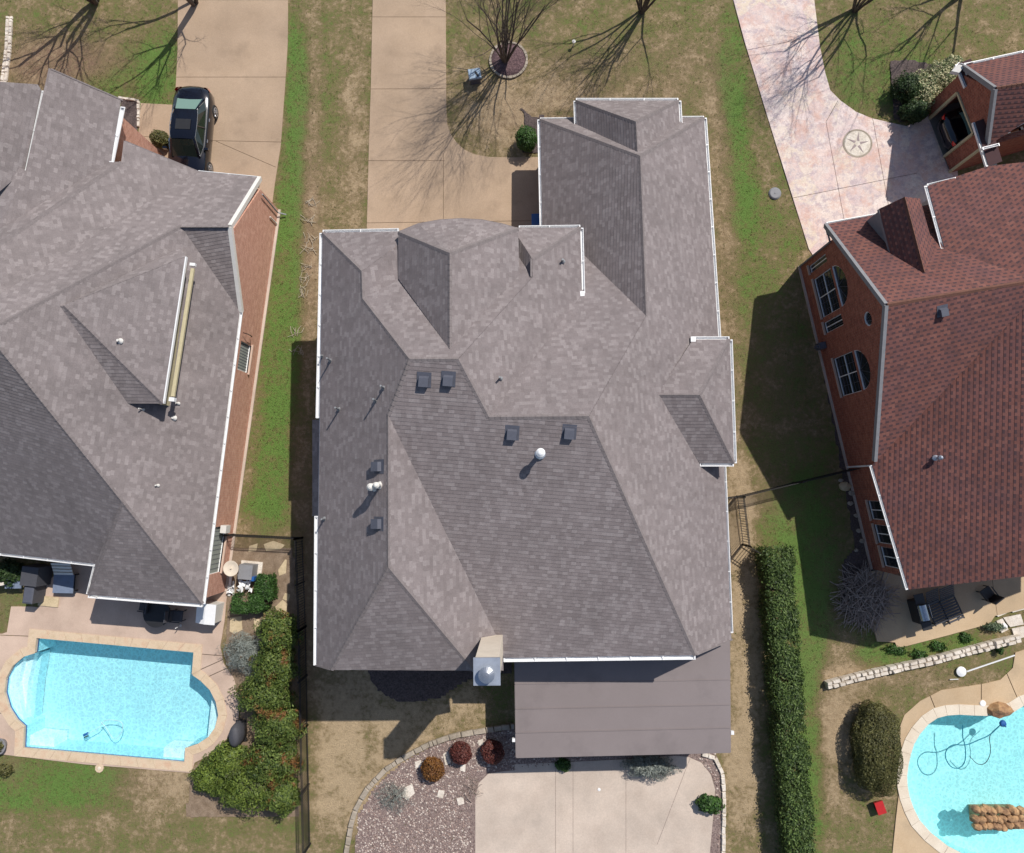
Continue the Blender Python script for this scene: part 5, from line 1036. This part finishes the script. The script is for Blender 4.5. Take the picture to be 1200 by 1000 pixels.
sticks('dry_plant', (551, 925), (.5, .5), 60, 'twig', .25, 'sparse leafless dark twiggy plant in the gravel left of the patio corner', 'plant', None, (.2, .5), .008)
# grass tufts
def tufts():
    n = len(TUFTX); ok = np.ones(n, bool); x, y = TUFTX, TUFTY
    for poly in PAVED+[P1W, P2W]:
        lo = np.min(poly, 0); hi = np.max(poly, 0); c_ = np.where((x > lo[0]) & (x < hi[0]) & (y > lo[1]) & (y < hi[1]) & ok)[0]
        for i in c_:
            if inpoly(x[i], y[i], poly): ok[i] = False
    x, y = x[ok], y[ok]; m = len(x); k = 4; X = np.repeat(x, k)+rng.normal(0, .03, m*k); Y = np.repeat(y, k)+rng.normal(0, .03, m*k); P = np.stack([X, Y, rng.uniform(.005, .025, m*k)], 1)
    N = rng.normal(0, .8, (m*k, 3))+[0, 0, .8]; leafmesh('grass_tufts', P, N, .028, 'grass_blade', None, .3, 'stuff')
tufts()

# ================================================================ fences
def iron_fence(pts, h, label, posts_every=2.4, side=0):
    P0 = [W(x, y, hh) for x, y, hh in pts]; P0 = [np.array([p_[0], p_[1], 0]) for p_ in P0]; e = empty('iron_fence', P0[0], label, 'fence')
    pk = MB().box((0, 0, h/2), (.02, .02, h)); pk.lathe((0, 0, h), [(.014, 0), (0, .05)], 4); pm = pk.mesh('picket'); pm.materials.append(MT['dark_metal'])
    for a, b in zip(P0, P0[1:]):
        L = np.linalg.norm(b-a); z = np.array([0, 0, 1.])
        for zz in (.15, h-.22, h-.06): MB().bar(a+z*zz, b+z*zz, .025, .03).build('rail', 'dark_metal', e)
        k = int(L/.115)
        for i in range(k):
            o = bpy.data.objects.new('picket', pm); COL.objects.link(o); p_ = a+(b-a)*((i+.5)/k); o.location = p_; o.parent = e; o.matrix_parent_inverse = PM(e).inverted()
        n = max(1, round(L/posts_every))
        for i in range(n+1):
            p_ = a+(b-a)*i/n; MB().box((p_[0], p_[1], (h+.08)/2), (.06, .06, h+.08)).build('post', 'dark_metal', e)
    return e
iron_fence([(262, 628, 1.2), (345, 632, 1.2)], 1.2, 'short black iron fence and gate running across the strip beside the left house')
iron_fence([(345, 632, 1.2), (349, 740, 1.2), (351, 860, 1.2), (354, 1005, 1.2)], 1.2, 'long black iron fence down the boundary between left pool garden and middle garden')
iron_fence([(853, 584, 1.25), (873, 582, 1.25), (1010, 549, 1.25)], 1.2, 'black iron fence crossing the lawn between middle house and right house')
iron_fence([(873, 583, 1.25), (880, 641, 1.25), (903, 656, 1.25), (930, 1000, 1.25)], 1.2, 'black iron fence running down beside and into the long hedge')

# ================================================================ car
def car(px, heading, label, paint='paint', full=True):
    c = W(px[0], px[1], 0); e = empty('parked_car', c, label, 'car', rz=heading)
    def put(mb, name, mat, par=e, smooth=False): o = link(name, mb.mesh(name, smooth), mat, par, world=False); return o
    # stations along y (front = +y): y, half width, floor z, shoulder z, deck z (crown)
    st = [(-2.46, .30, .42, .62, .66), (-2.42, .52, .34, .82, .90), (-2.32, .72, .30, .90, .99), (-2.15, .84, .24, .96, 1.05), (-1.75, .91, .20, .98, 1.08), (-1.2, .93, .19, .97, 1.06), (-.4, .93, .18, .95, 1.02), (.5, .93, .18, .93, 1.0), (1.1, .93, .19, .90, .99), (1.6, .91, .20, .84, .94), (2.05, .85, .24, .74, .83), (2.28, .74, .30, .62, .68), (2.36, .55, .40, .52, .56)]
    ring_ = []; m = MB()
    for y, w, zf, zs, zd in st:
        r = [(-w*.92, zf), (-w, zf+.16), (-w*1.0, (zf+zs)/2), (-w*.985, zs-.06), (-w*.92, zs), (-w*.55, zd-.012), (0, zd), (w*.55, zd-.012), (w*.92, zs), (w*.985, zs-.06), (w, (zf+zs)/2), (w, zf+.16), (w*.92, zf)]
        ring_.append([(x, y, z) for x, z in r])
    n = 13; vs = [p for r in ring_ for p in r]; fs = []
    for i in range(len(st)-1):
        for j in range(n-1): fs.append((i*n+j, i*n+j+1, (i+1)*n+j+1, (i+1)*n+j))
        fs.append((i*n+n-1, i*n, (i+1)*n, (i+1)*n+n-1))
    fs.append(tuple(range(n))[::-1]); fs.append(tuple((len(st)-1)*n+j for j in range(n))); m.add(vs, [f[::-1] for f in fs]); body = put(m, 'body', paint, smooth=True)
    body.data.polygons.foreach_set('use_smooth', [True]*len(body.data.polygons))
    # cabin: belt ring and roof ring
    yb = [(-1.72, .66), (-1.2, .80), (-.2, .82), (.6, .81), (1.18, .68)]; yr = [(-.98, .52), (-.7, .60), (-.1, .62), (.25, .61), (.48, .55)]
    zr = [1.40, 1.44, 1.46, 1.45, 1.41]; bz = [1.04, 1.0, .98, .97, .96]
    def q4(a, b, c_, d): m = MB(); m.add([a, b, c_, d], [(0, 1, 2, 3)]); return m
    m = MB(); vv = []
    for (y, w), z in zip(yr, zr): vv += [(-w, y, z-.03), (-w*.5, y, z), (0, y, z+.012), (w*.5, y, z), (w, y, z-.03)]
    m.add(vv, [(i*5+j, i*5+j+1, (i+1)*5+j+1, (i+1)*5+j) for i in range(4) for j in range(4)]); rf = put(m, 'roof', paint, smooth=True)
    m = MB(); m.add([(-.36, -.45, 1.478), (.36, -.45, 1.478), (.36, .05, 1.482), (-.36, .05, 1.482)], [(0, 1, 2, 3)]); put(m, 'sunroof', 'black', rf)
    m = MB()
    for s in (-1, 1):
        for i in (0, 4): m.bar((s*yb[i][1], yb[i][0], bz[i]), (s*yr[i][1], yr[i][0], zr[i]-.03), .08, .07)
        m.bar((s*.82, -.28, .97), (s*.62, -.15, 1.42), .06, .05)
    put(m, 'pillars', paint)
    put(q4((-.64, -1.70, 1.05), (.64, -1.70, 1.05), (.5, -1.0, 1.385), (-.5, -1.0, 1.385)), 'rear_window', 'rear_glass'); put(q4((.66, 1.16, .97), (-.66, 1.16, .97), (-.53, .50, 1.39), (.53, .50, 1.39)), 'windscreen', 'car_glass')
    for s in (-1, 1):
        for i0, i1, nme in ((0, 2, 'side_window'), (2, 4, 'side_window')):
            m = MB(); V_ = [(s*(yb[k][1]+.0), yb[k][0]+(.12 if k == 0 else -.12 if k == 4 else 0), bz[k]-.01) for k in range(i0, i1+1)]+[(s*(yr[k][1]+.005), yr[k][0], zr[k]-.04) for k in range(i1, i0-1, -1)]
            m.add(V_, [tuple(range(len(V_)))]); put(m, nme, 'car_glass')
        m = MB(); m.tube([(s*.70, -1.62, 1.0), (s*.835, -1.2, .985), (s*.85, -.2, .975), (s*.84, .6, .97), (s*.72, 1.12, .96)], .014, 5); m.tube([(s*.70, -1.62, 1.0), (s*.56, -1.05, 1.36), (s*.632, -.7, 1.42), (s*.65, -.1, 1.44), (s*.60, .4, 1.40), (s*.72, 1.12, .96)], .012, 5); put(m, 'window_trim', 'steel')
        m = MB().box((s*1.0, .78, 1.0), (.2, .11, .14), 0); put(m, 'wing_mirror', paint)
        for y in (-1.45, 1.42):
            wm = MB(); prof = [(.20, -.11), (.30, -.11), (.33, -.08), (.33, .08), (.30, .11), (.20, .11)]
            for r_, x_ in prof:
                for j in range(20): t_ = 6.2832*j/20; wm.v.append((s*.84+x_, y+r_*math.cos(t_), .33+r_*math.sin(t_)))
            for i in range(5):
                for j in range(20): wm.f.append((i*20+j, i*20+(j+1) % 20, (i+1)*20+(j+1) % 20, (i+1)*20+j))
            w_ = put(wm, 'wheel', 'rubber'); rm_ = MB(); x_ = s*.95
            for k in range(7):
                a = 6.2832*k/7; rm_.bar((x_, y, .33), (x_-s*.01, y+.2*math.cos(a), .33+.2*math.sin(a)), .055, .03)
            for k in range(20):
                a, b = 6.2832*k/20, 6.2832*(k+1)/20; rm_.bar((x_-s*.01, y+.2*math.cos(a), .33+.2*math.sin(a)), (x_-s*.01, y+.2*math.cos(b), .33+.2*math.sin(b)), .03, .05)
            put(rm_, 'rim', 'steel', w_)
        m = MB(); m.add([(s*.55, -2.352, .80), (s*.74, -2.345, .80), (s*.865, -2.16, .83), (s*.865, -2.13, .95), (s*.78, -2.28, .95), (s*.55, -2.33, .93)], [(0, 1, 4, 5), (1, 2, 3, 4)] if s < 0 else [(5, 4, 1, 0), (4, 3, 2, 1)])
        for k in range(len(m.v)): v_ = m.v[k]; m.v[k] = (v_[0]*.995, v_[1]*1.008, v_[2]+.012)
        put(m, 'tail_light', 'tail')
        m = MB(); m.box((s*.64, 2.2, .66), (.28, .2, .1), -s*.5); put(m, 'headlight', 'head')
        for y in (-.75, .3): put(MB().box((s*.935, y, .86), (.03, .16, .025)), 'door_handle', 'steel')
    put(MB().box((0, -2.40, .72), (.36, .02, .12)), 'number_plate', 'offwhite'); put(MB().box((0, 0, .3), (1.5, 4.2, .2)), 'underbody', 'black')
    return e
hd = math.atan2(W(246, 205)[0]-W(252, 140)[0], -(W(246, 205)[1]-W(252, 140)[1]))
car((231, 168), math.pi+hd, 'glossy black sedan parked on the left driveway, nose under the roof edge')
gcp = D0+us*1.75-un*2.3; c2_ = car((1128, 152), 0, 'dark car standing inside the open garage of the right house'); c2_.location = (gcp[0], gcp[1], .05); c2_.rotation_euler.z = math.atan2(-un[1], -un[0])-math.pi/2

# ================================================================ garden things
def thing(name, px, label, cat, h=0, rz=0, group=None): return empty(name, W(*px, h), label, cat, group, None, rz)
b_ = thing('utility_box', (557, 94), 'pale blue grey utility box on the lawn beside the centre driveway', 'utility box', rz=R_(8)); put = lambda m, n, mt, p: link(n, m.mesh(n), mt, p, world=False)
put(MB().box((0, 0, .25), (.5, .42, .5)), 'body', 'vent', b_); put(MB().box((0, 0, .53), (.62, .54, .08), taper=.9), 'lid', 'pale_blue', b_); put(MB().box((.1, -.05, .575), (.1, .3, .012), .4), 'hinge', 'black', b_)
b_ = thing('utility_cover', (908, 227), 'round grey utility cover in the lawn left of the stamped driveway', 'cover'); put(MB().lathe((0, 0, 0), [(.27, 0), (.27, .06), (.24, .08), (.05, .085), (.05, .10), (0, .10)], 24), 'lid', 'greysiding', b_); put(MB().lathe((0, 0, 0), [(.3, 0), (.3, .03)], 24), 'rim', 'vent', b_)
b_ = thing('wheelie_bin', (630, 268), 'blue bin tucked beside the middle garage wall', 'bin'); put(MB().box((0, 0, .5), (.5, .5, .95), taper=1.15), 'body', 'blue', b_); put(MB().box((0, .02, 1.0), (.6, .62, .06)), 'lid', 'blue', b_)
b_ = thing('white_lamp', (672, 54), 'tiny white path light on the lawn right of the round mulch ring', 'light'); put(MB().lathe((0, 0, 0), [(.03, 0), (.03, .3), (.09, .32), (.09, .36), (0, .4)], 10), 'lamp', 'offwhite', b_)
# left side yard
b_ = thing('air_conditioner', (290, 668), 'air conditioning unit with round fan top on a pale slab by the left house corner', 'air conditioner', rz=R_(-6))
put(MB().box((.2, 0, .05), (1.0, .85, .08)), 'base_slab', 'stone_l', b_); put(MB().box((.2, 0, .42), (.62, .66, .66)), 'body', 'greysiding', b_); put(MB().box((.52, -.28, .5), (.18, .2, .4)), 'service_box', 'blue', b_)
b_ = thing('satellite_dish', (283, 663), 'round beige satellite dish on a short pole beside the air conditioner', 'satellite dish')
put(MB().tube([(0, 0, 0), (0, 0, 1.1)], .03, 8), 'pole', 'vent', b_); put(MB().lathe((0, 0, 1.1), [(.04, 0), (.2, .02), (.34, .07), (.35, .09), (.33, .09), (.18, .05), (.05, .045), (.03, .12), (0, .12)], 28), 'dish', 'stucco', b_)
for i, (x, y, z, w_) in enumerate([(290, 683, .35, .5), (272, 690, .2, .22)]):
    c = W(x, y); m = MB(); gx_, gy_ = 9, 7
    for a in range(gx_):
        for b in range(gy_): m.v.append((c[0]+(a/8-.5)*w_*1.2+random.uniform(-.05, .05), c[1]+(b/6-.5)*w_*1.6+random.uniform(-.05, .05), z*random.uniform(.3, 1.2)+.05))
    m.f = [(a*gy_+b, (a+1)*gy_+b, (a+1)*gy_+b+1, a*gy_+b+1) for a in range(gx_-1) for b in range(gy_-1) if random.random() > .25]
    tag(m.build('plastic_sheet', 'white', smooth=True), 'crumpled white plastic sheet '+('just below the air conditioner' if i == 0 else 'beside the brick corner of the left house'), 'plastic sheet')
b_ = thing('tool_set', (272, 688), 'pale narrow planks leaning beside the brick corner of the left house', 'planks'); put(MB().bar((-.1, -.4, .08), (.05, .5, .3), .12, .03), 'plank', 'offwhite', b_); put(MB().bar((.1, -.45, .06), (.14, .3, .2), .08, .03), 'plank', 'offwhite', b_)
b_ = thing('storage_box', (252, 715), 'tall white sloped-lid storage box at the house end of the left pool deck', 'storage box', rz=R_(-8))
m = MB(); m.add([(-.4, -.42, 0), (.4, -.42, 0), (.4, .42, 0), (-.4, .42, 0), (-.4, -.42, .85), (.4, -.42, .85), (.4, .42, 1.0), (-.4, .42, 1.0)], [(0, 1, 5, 4), (1, 2, 6, 5), (2, 3, 7, 6), (3, 0, 4, 7)]); put(m, 'body', 'offwhite', b_)
m = MB(); m.add([(-.44, -.48, .86), (0, -.48, .96), (0, .46, 1.1), (-.44, .46, 1.02)], [(0, 1, 2, 3)]); m.add([(.44, -.48, .86), (0, -.48, .96), (0, .46, 1.1), (.44, .46, 1.02)], [(3, 2, 1, 0)]); put(m, 'lid', 'white', b_)
b_ = thing('round_table', (193, 716), 'round black garden table in the shade under the left house eave', 'table'); put(MB().lathe((0, 0, .7), [(.62, 0), (.62, .03), (0, .03)], 32), 'tabletop', 'black', b_); put(MB().tube([(0, 0, 0), (0, 0, .7)], .04, 8), 'post', 'black', b_); put(MB().lathe((0, 0, 0), [(.3, 0), (.28, .04), (.05, .08)], 16), 'base', 'black', b_)
def chair(px, rz, label, mat='grey_cover', sc=1.0, group=None):
    e = thing('garden_chair', px, label, 'chair', rz=rz, group=group); put(MB().box((0, 0, .42), (.5, .5, .05)), 'seat', mat, e)
    m = MB(); m.box((0, -.27, .7), (.5, .05, .55), rx=.18); put(m, 'backrest', mat, e)
    for x in (-.22, .22):
        for y in (-.22, .22): put(MB().box((x, y, .2), (.035, .035, .42)), 'leg', 'black', e)
        put(MB().bar((x*1.15, -.25, .62), (x*1.15, .22, .62), .04, .03), 'armrest', 'black', e)
    return e
chair((213, 720), R_(-95), 'dark chair right of the round black table'); chair((176, 708), R_(80), 'dark chair left of the round black table, mostly under the eave')
b_ = thing('patio_umbrella_stand', (212, 733), 'thin white pole stuck in a hole of the left pool deck', 'pole'); put(MB().tube([(0, 0, 0), (.02, -.03, .55)], .02, 8), 'pole', 'white', b_); put(MB().lathe((0, 0, .03), [(.06, 0), (.05, .02)], 10), 'base', 'offwhite', b_)
def lounger(px, rz, label, mat, L=1.9, wd=.7, slat=False, backm=None):
    e = thing('sun_lounger', px, label, 'sun lounger', rz=rz)
    fr = MB(); 
    for x in (-wd/2, wd/2): put(MB().bar((x, -L/2, .32), (x, L*.1, .32), .05, .05), 'side_rail', 'black', e)
    if slat:
        for i in range(9): put(MB().box((0, -L/2+.08+i*.125, .35), (wd, .075, .02)), 'slat', mat, e)
        for i in range(7): put(MB().box((0, L*.12+.04+i*.1, .40+i*.06), (wd, .07, .02), rx=.55), 'slat', mat, e)
    else:
        put(MB().box((0, -L*.2, .36), (wd, L*.6, .06)), 'cushion', mat, e)
        for i in range(4): put(MB().box((0, L*.14+i*.15, .42+i*.08), (wd*.95, .12, .04), rx=.5), 'back_slat', backm or mat, e)
    for x in (-wd/2, wd/2):
        for y in (-L/2+.1, L*.1): put(MB().box((x, y, .16), (.05, .05, .32)), 'leg', 'black', e)
    return e
lounger((81, 676), R_(-2), 'blue grey cushioned lounger with white slatted back under the left eave', 'fabric_blue', 1.4, .95, backm='offwhite')
b_ = thing('side_table', (24, 678), 'square dark blue table in the shade left of the tall dark cabinet', 'table'); put(MB().box((0, 0, .45), (.75, .8, .05)), 'tabletop', 'fabric_blue', b_)
for x in (-.3, .3):
    for y in (-.3, .3): put(MB().box((x, y, .21), (.05, .05, .43)), 'leg', 'black', b_)
b_ = thing('outdoor_cabinet', (50, 684), 'dark grey covered tall outdoor cooker standing at the eave of the left house', 'cooker', rz=R_(-6)); put(MB().box((0, .45, .5), (.8, .9, 1.0), taper=.96), 'body', 'grey_cover', b_); put(MB().box((-.02, -.4, .42), (.5, .85, .84), taper=.9), 'side_body', 'grey_cover', b_); put(MB().box((-.02, -.4, .86), (.46, .8, .05), taper=.8), 'lid', 'vent', b_); put(MB().box((-.45, .6, .35), (.25, .4, .5)), 'gas_bottle_box', 'brick_r', b_)
b_ = thing('garden_statue', (6, 682), 'pale weathered stone ornament at the left picture edge below the eave', 'ornament'); put(MB().lathe((0, 0, 0), [(.2, 0), (.2, .1), (.1, .15), (.14, .4), (.2, .55), (.1, .7), (0, .74)], 12), 'body', 'stone_l', b_); put(MB().box((.25, -.03, .62), (.4, .14, .12), .2), 'arm', 'stone_l', b_)
b_ = thing('planter_bowl', (3, 872), 'round planter with a small brown green plant at the left edge of the pool deck', 'planter'); put(MB().lathe((0, 0, 0), [(.25, .03), (.36, .3), (.38, .32), (.33, .32), (.3, .24), (0, .24)], 24), 'bowl', 'greysiding', b_)
P_, N_ = blob(np.array(W(3, 872))+[0, 0, .35], (.25, .25, .2), 500, zmin=.2); leafmesh('foliage', P_, N_, .05, 'lf_olive', b_)
shrub('leafy_plant', (4, 903), .3, (.4, .3), 'lf_olive', 'low brown green plant at the left picture edge below the planter bowl', 'plant', n=500, size=.05)
# covered grills by the left pool
for (x, y), sz, lb in (((283, 856), (.5, .95, .95), 'tall dark grey covered grill in front of the green screen by the left pool'), ((264, 876), (.35, .4, .5), 'small dark covered stool between the grill and the juniper')):
    b_ = thing('covered_grill', (x, y), lb, 'grill'); m = MB(); w__, d__, h__ = sz
    m.lathe((0, 0, 0), [(w__*.55, 0), (w__*.56, h__*.5), (w__*.5, h__*.85), (w__*.35, h__*.97), (0, h__)], 14); m.v = [(x_, y_*d__/w__, z_) for x_, y_, z_ in m.v]; o = put(m, 'cover', 'grey_cover', b_); o.data.polygons.foreach_set('use_smooth', [True]*len(o.data.polygons)); put(MB().box((0, 0, .04), (w__*1.0, d__*1.0, .06)), 'base', 'black', b_)
b_ = thing('skimmer_lid', (241, 874), 'round cream skimmer lid at the lower right corner of the left pool', 'lid'); put(MB().lathe((0, 0, .03), [(.14, 0), (.14, .012), (.11, .016), (0, .016)], 20), 'lid', 'coping_p', b_); put(MB().lathe((0, 0, .03), [(.15, 0), (.15, .006)], 20), 'rim', 'coping', b_)
b_ = thing('skimmer_lid', (1151, 824), 'round white skimmer lid set in the deck above the right pool boulder', 'lid'); put(MB().lathe((0, 0, .03), [(.13, 0), (.13, .03), (.1, .035), (0, .035)], 20), 'lid', 'white', b_); put(MB().lathe((0, 0, .03), [(.16, 0), (.16, .008)], 20), 'rim', 'coping', b_)
b_ = thing('skimmer_lid', (702, 925), 'small white disc lying on the pale back patio', 'disc'); put(MB().lathe((0, 0, .03), [(.06, 0), (.06, .02), (0, .025)], 14), 'lid', 'white', b_); put(MB().lathe((0, 0, .03), [(.075, 0), (.075, .006)], 14), 'rim', 'offwhite', b_)
b_ = thing('flower_ornament', (117, 900), 'small cream shell shaped stepping stone at the bottom edge of the left pool deck', 'stepping stone'); put(MB().lathe((0, 0, .0), [(.2, 0), (.2, .05), (0, .055)], 9), 'stone', 'coping', b_); put(MB().lathe((0, 0, .05), [(.08, 0), (.06, .02), (0, .025)], 9), 'boss', 'coping_p', b_)
# pool cleaners and hoses
b_ = thing('pool_cleaner', (100, 861), 'small dark pool cleaner head under the water of the left pool', 'pool cleaner', -.9, R_(25)); put(MB().box((0, 0, 0), (.28, .12, .1), taper=.6), 'body', 'blue', b_); put(MB().box((0, -.1, 0), (.2, .05, .05)), 'brush', 'black', b_)
def hose(name, pts, z, r, mat, label, cat='hose'):
    P_ = [np.array(W(*p_, z)) for p_ in pts]
    for _ in range(3):
        q_ = [P_[0]]
        for a, b in zip(P_, P_[1:]): q_ += [a*.75+b*.25, a*.25+b*.75]
        P_ = q_+[P_[-1]]
    return tag(MB().tube(P_, r, 6).build(name, mat, smooth=True), label, cat)
hose('pool_hose', [(103, 860), (118, 852), (122, 843), (145, 845), (143, 860), (133, 868), (124, 852), (118, 846)], -.7, .018, 'white', 'thin white hose looping under the water of the left pool')
t = NT('teal_hose'); MT['teal'] = t.fin((.03, .22, .32), .5)
hose('pool_hose', [(1172, 850), (1160, 862), (1145, 868), (1132, 874), (1115, 872), (1106, 883), (1112, 898), (1123, 902), (1132, 893), (1131, 872), (1128, 866), (1128, 850)], -.12, .022, 'teal', 'looping dark teal hose floating in the right pool')
hose('pool_hose', [(1172, 850), (1158, 862), (1162, 880), (1156, 895), (1146, 897), (1136, 886)], -.5, .016, 'vent', 'thin grey hose deeper down in the right pool')
b_ = thing('pool_cleaner', (1175, 848), 'bright blue pool cleaner floating beside the boulder in the right pool', 'pool cleaner', -.1); put(MB().lathe((0, 0, 0), [(.1, -.05), (.16, .0), (.12, .08), (0, .1)], 12), 'body', 'blue', b_); put(MB().tube([(0, 0, .05), (.05, -.12, .14)], .03, 8), 'swivel', 'blue', b_)
def rock(px, r, h, mat, label, seed, group=None, name='boulder'):
    rr = random.Random(seed); c = W(*px); bm = bmesh.new(); bmesh.ops.create_icosphere(bm, subdivisions=2, radius=1)
    for v in bm.verts: k = 1+rr.uniform(-.16, .14); v.co = Vector((c[0]+v.co.x*r[0]*k, c[1]+v.co.y*r[1]*k, max(-.15, v.co.z*h*k+.04)))
    me = bpy.data.meshes.new(name); bm.to_mesh(me); bm.free(); return tag(link(name, me, mat), label, 'boulder', group)
rock((1170, 832), (.52, .34), .42, 'boulder', 'big orange and white boulder on the rim of the right pool', 3)
RKS = empty('rock_ledge', W(1170, 955), 'ledge of brown boulders in the water at the bottom of the right pool', 'rocks')
for i in range(26): rock((1143+i % 9*6.5+random.uniform(-2, 2), 949+i//9*9+random.uniform(-2, 2)), (.2, .18), .22, 'boulder', None, 50+i, None, 'ledge_rock').parent = RKS
for o in RKS.children:
    o.matrix_parent_inverse = PM(RKS).inverted()
    if 'category' in o: del o['category']
MB().box(W(1170, 957, -.65), (1.9, .55, 1.2)).build('ledge_base', 'boulder', RKS)
for i, (x, y) in enumerate([][:0] and [(1146, 950), (1156, 946), (1168, 951), (1180, 948), (1192, 953)]): rock((x, y), (.26, .2), .25, 'boulder', ('first', 'second', 'third', 'fourth', 'fifth')[i]+' brown rock from the left in the row at the bottom of the right pool', 10+i, 'rocks at the bottom of the right pool')
for i, (x, y, r) in enumerate([(990, 570, .28), (998, 578, .16), (996, 590, .14), (1003, 604, .12), (1006, 622, .13), (1010, 634, .14), (1003, 645, .1), (985, 563, .12)]): rock((x, y), (r, r*.8), r*.5, 'stone_t' if i == 0 else 'stone_g', 'largest flat tan stone lying where the iron fence meets the right house' if i == 0 else ('', 'second', 'third', 'fourth', 'fifth', 'sixth', 'lowest', 'topmost')[i]+' small grey stone along the foot of the right house wall, counted from the top', 30+i, None if i == 0 else 'small stones along the right house', 'loose_stone')
# right patio
b_ = thing('gas_grill', (1070, 714), 'black gas grill with shiny steel lid on the right patio', 'grill', rz=R_(12))
put(MB().box((0, 0, .4), (.45, 1.0, .78)), 'cabinet', 'black', b_); put(MB().box((0, .62, .8), (.42, .38, .05)), 'side_shelf', 'black', b_); put(MB().box((0, -.62, .8), (.42, .34, .05)), 'side_shelf', 'black', b_)
m = MB(); k = 10
for j in range(k+1):
    a = math.pi*j/k
    for y in (-.34, .34): m.v.append((.2*math.cos(a), y, .82+.2*math.sin(a)))
m.f = [(2*j, 2*j+1, 2*j+3, 2*j+2) for j in range(k)]+[tuple(2*j for j in range(k+1)), tuple(2*j+1 for j in range(k, -1, -1))]; put(m, 'lid', 'steel', b_); put(MB().tube([(.25, -.3, .9), (.28, -.28, .92), (.28, .28, .92), (.25, .3, .9)], .014, 6), 'handle', 'steel', b_)
lounger((1107, 706), R_(22), 'brown slatted lounger on the right patio right of the grill', 'grey_cover', 1.7, .7, slat=True); lounger((1090, 710), R_(22), 'second slatted lounger close behind the grill, left of the other', 'grey_cover', 1.6, .6, slat=True)
chair((1150, 694), R_(35), 'black patio chair half under the roof edge of the right house', 'black')
b_ = thing('white_pole', (1155, 779), 'long white pole with a round white disc end lying across the right lawn', 'pole'); a, b = np.array(W(1133, 787, .1)), np.array(W(1189, 768, .25)); MB().bar(a, b, .05, .05).build('pole', 'white', b_); MB().lathe(W(1126, 787, .06), [(.22, 0), (.22, .05), (.1, .09), (0, .1)], 20).build('disc', 'white', b_)
b_ = thing('white_stick', (1118, 796), 'short pale stick lying below the white disc on the right lawn', 'stick'); MB().bar(W(1113, 796.5, .04), W(1123, 796, .04), .035, .03).build('stick', 'offwhite', b_)
rock((1175, 733), (.16, .13), .16, 'white', 'small bright white round stone beside the pale garden steps', 77, name='white_stone')
b_ = thing('toy_cart', (1026, 943), 'small red plastic cart at the bottom left of the right pool deck', 'toy'); put(MB().box((.05, 0, .25), (.32, .45, .2), .3, taper=1.2), 'tray', 'red', b_); put(MB().box((.0, 0, .12), (.25, .35, .1), .3), 'chassis', 'black', b_)
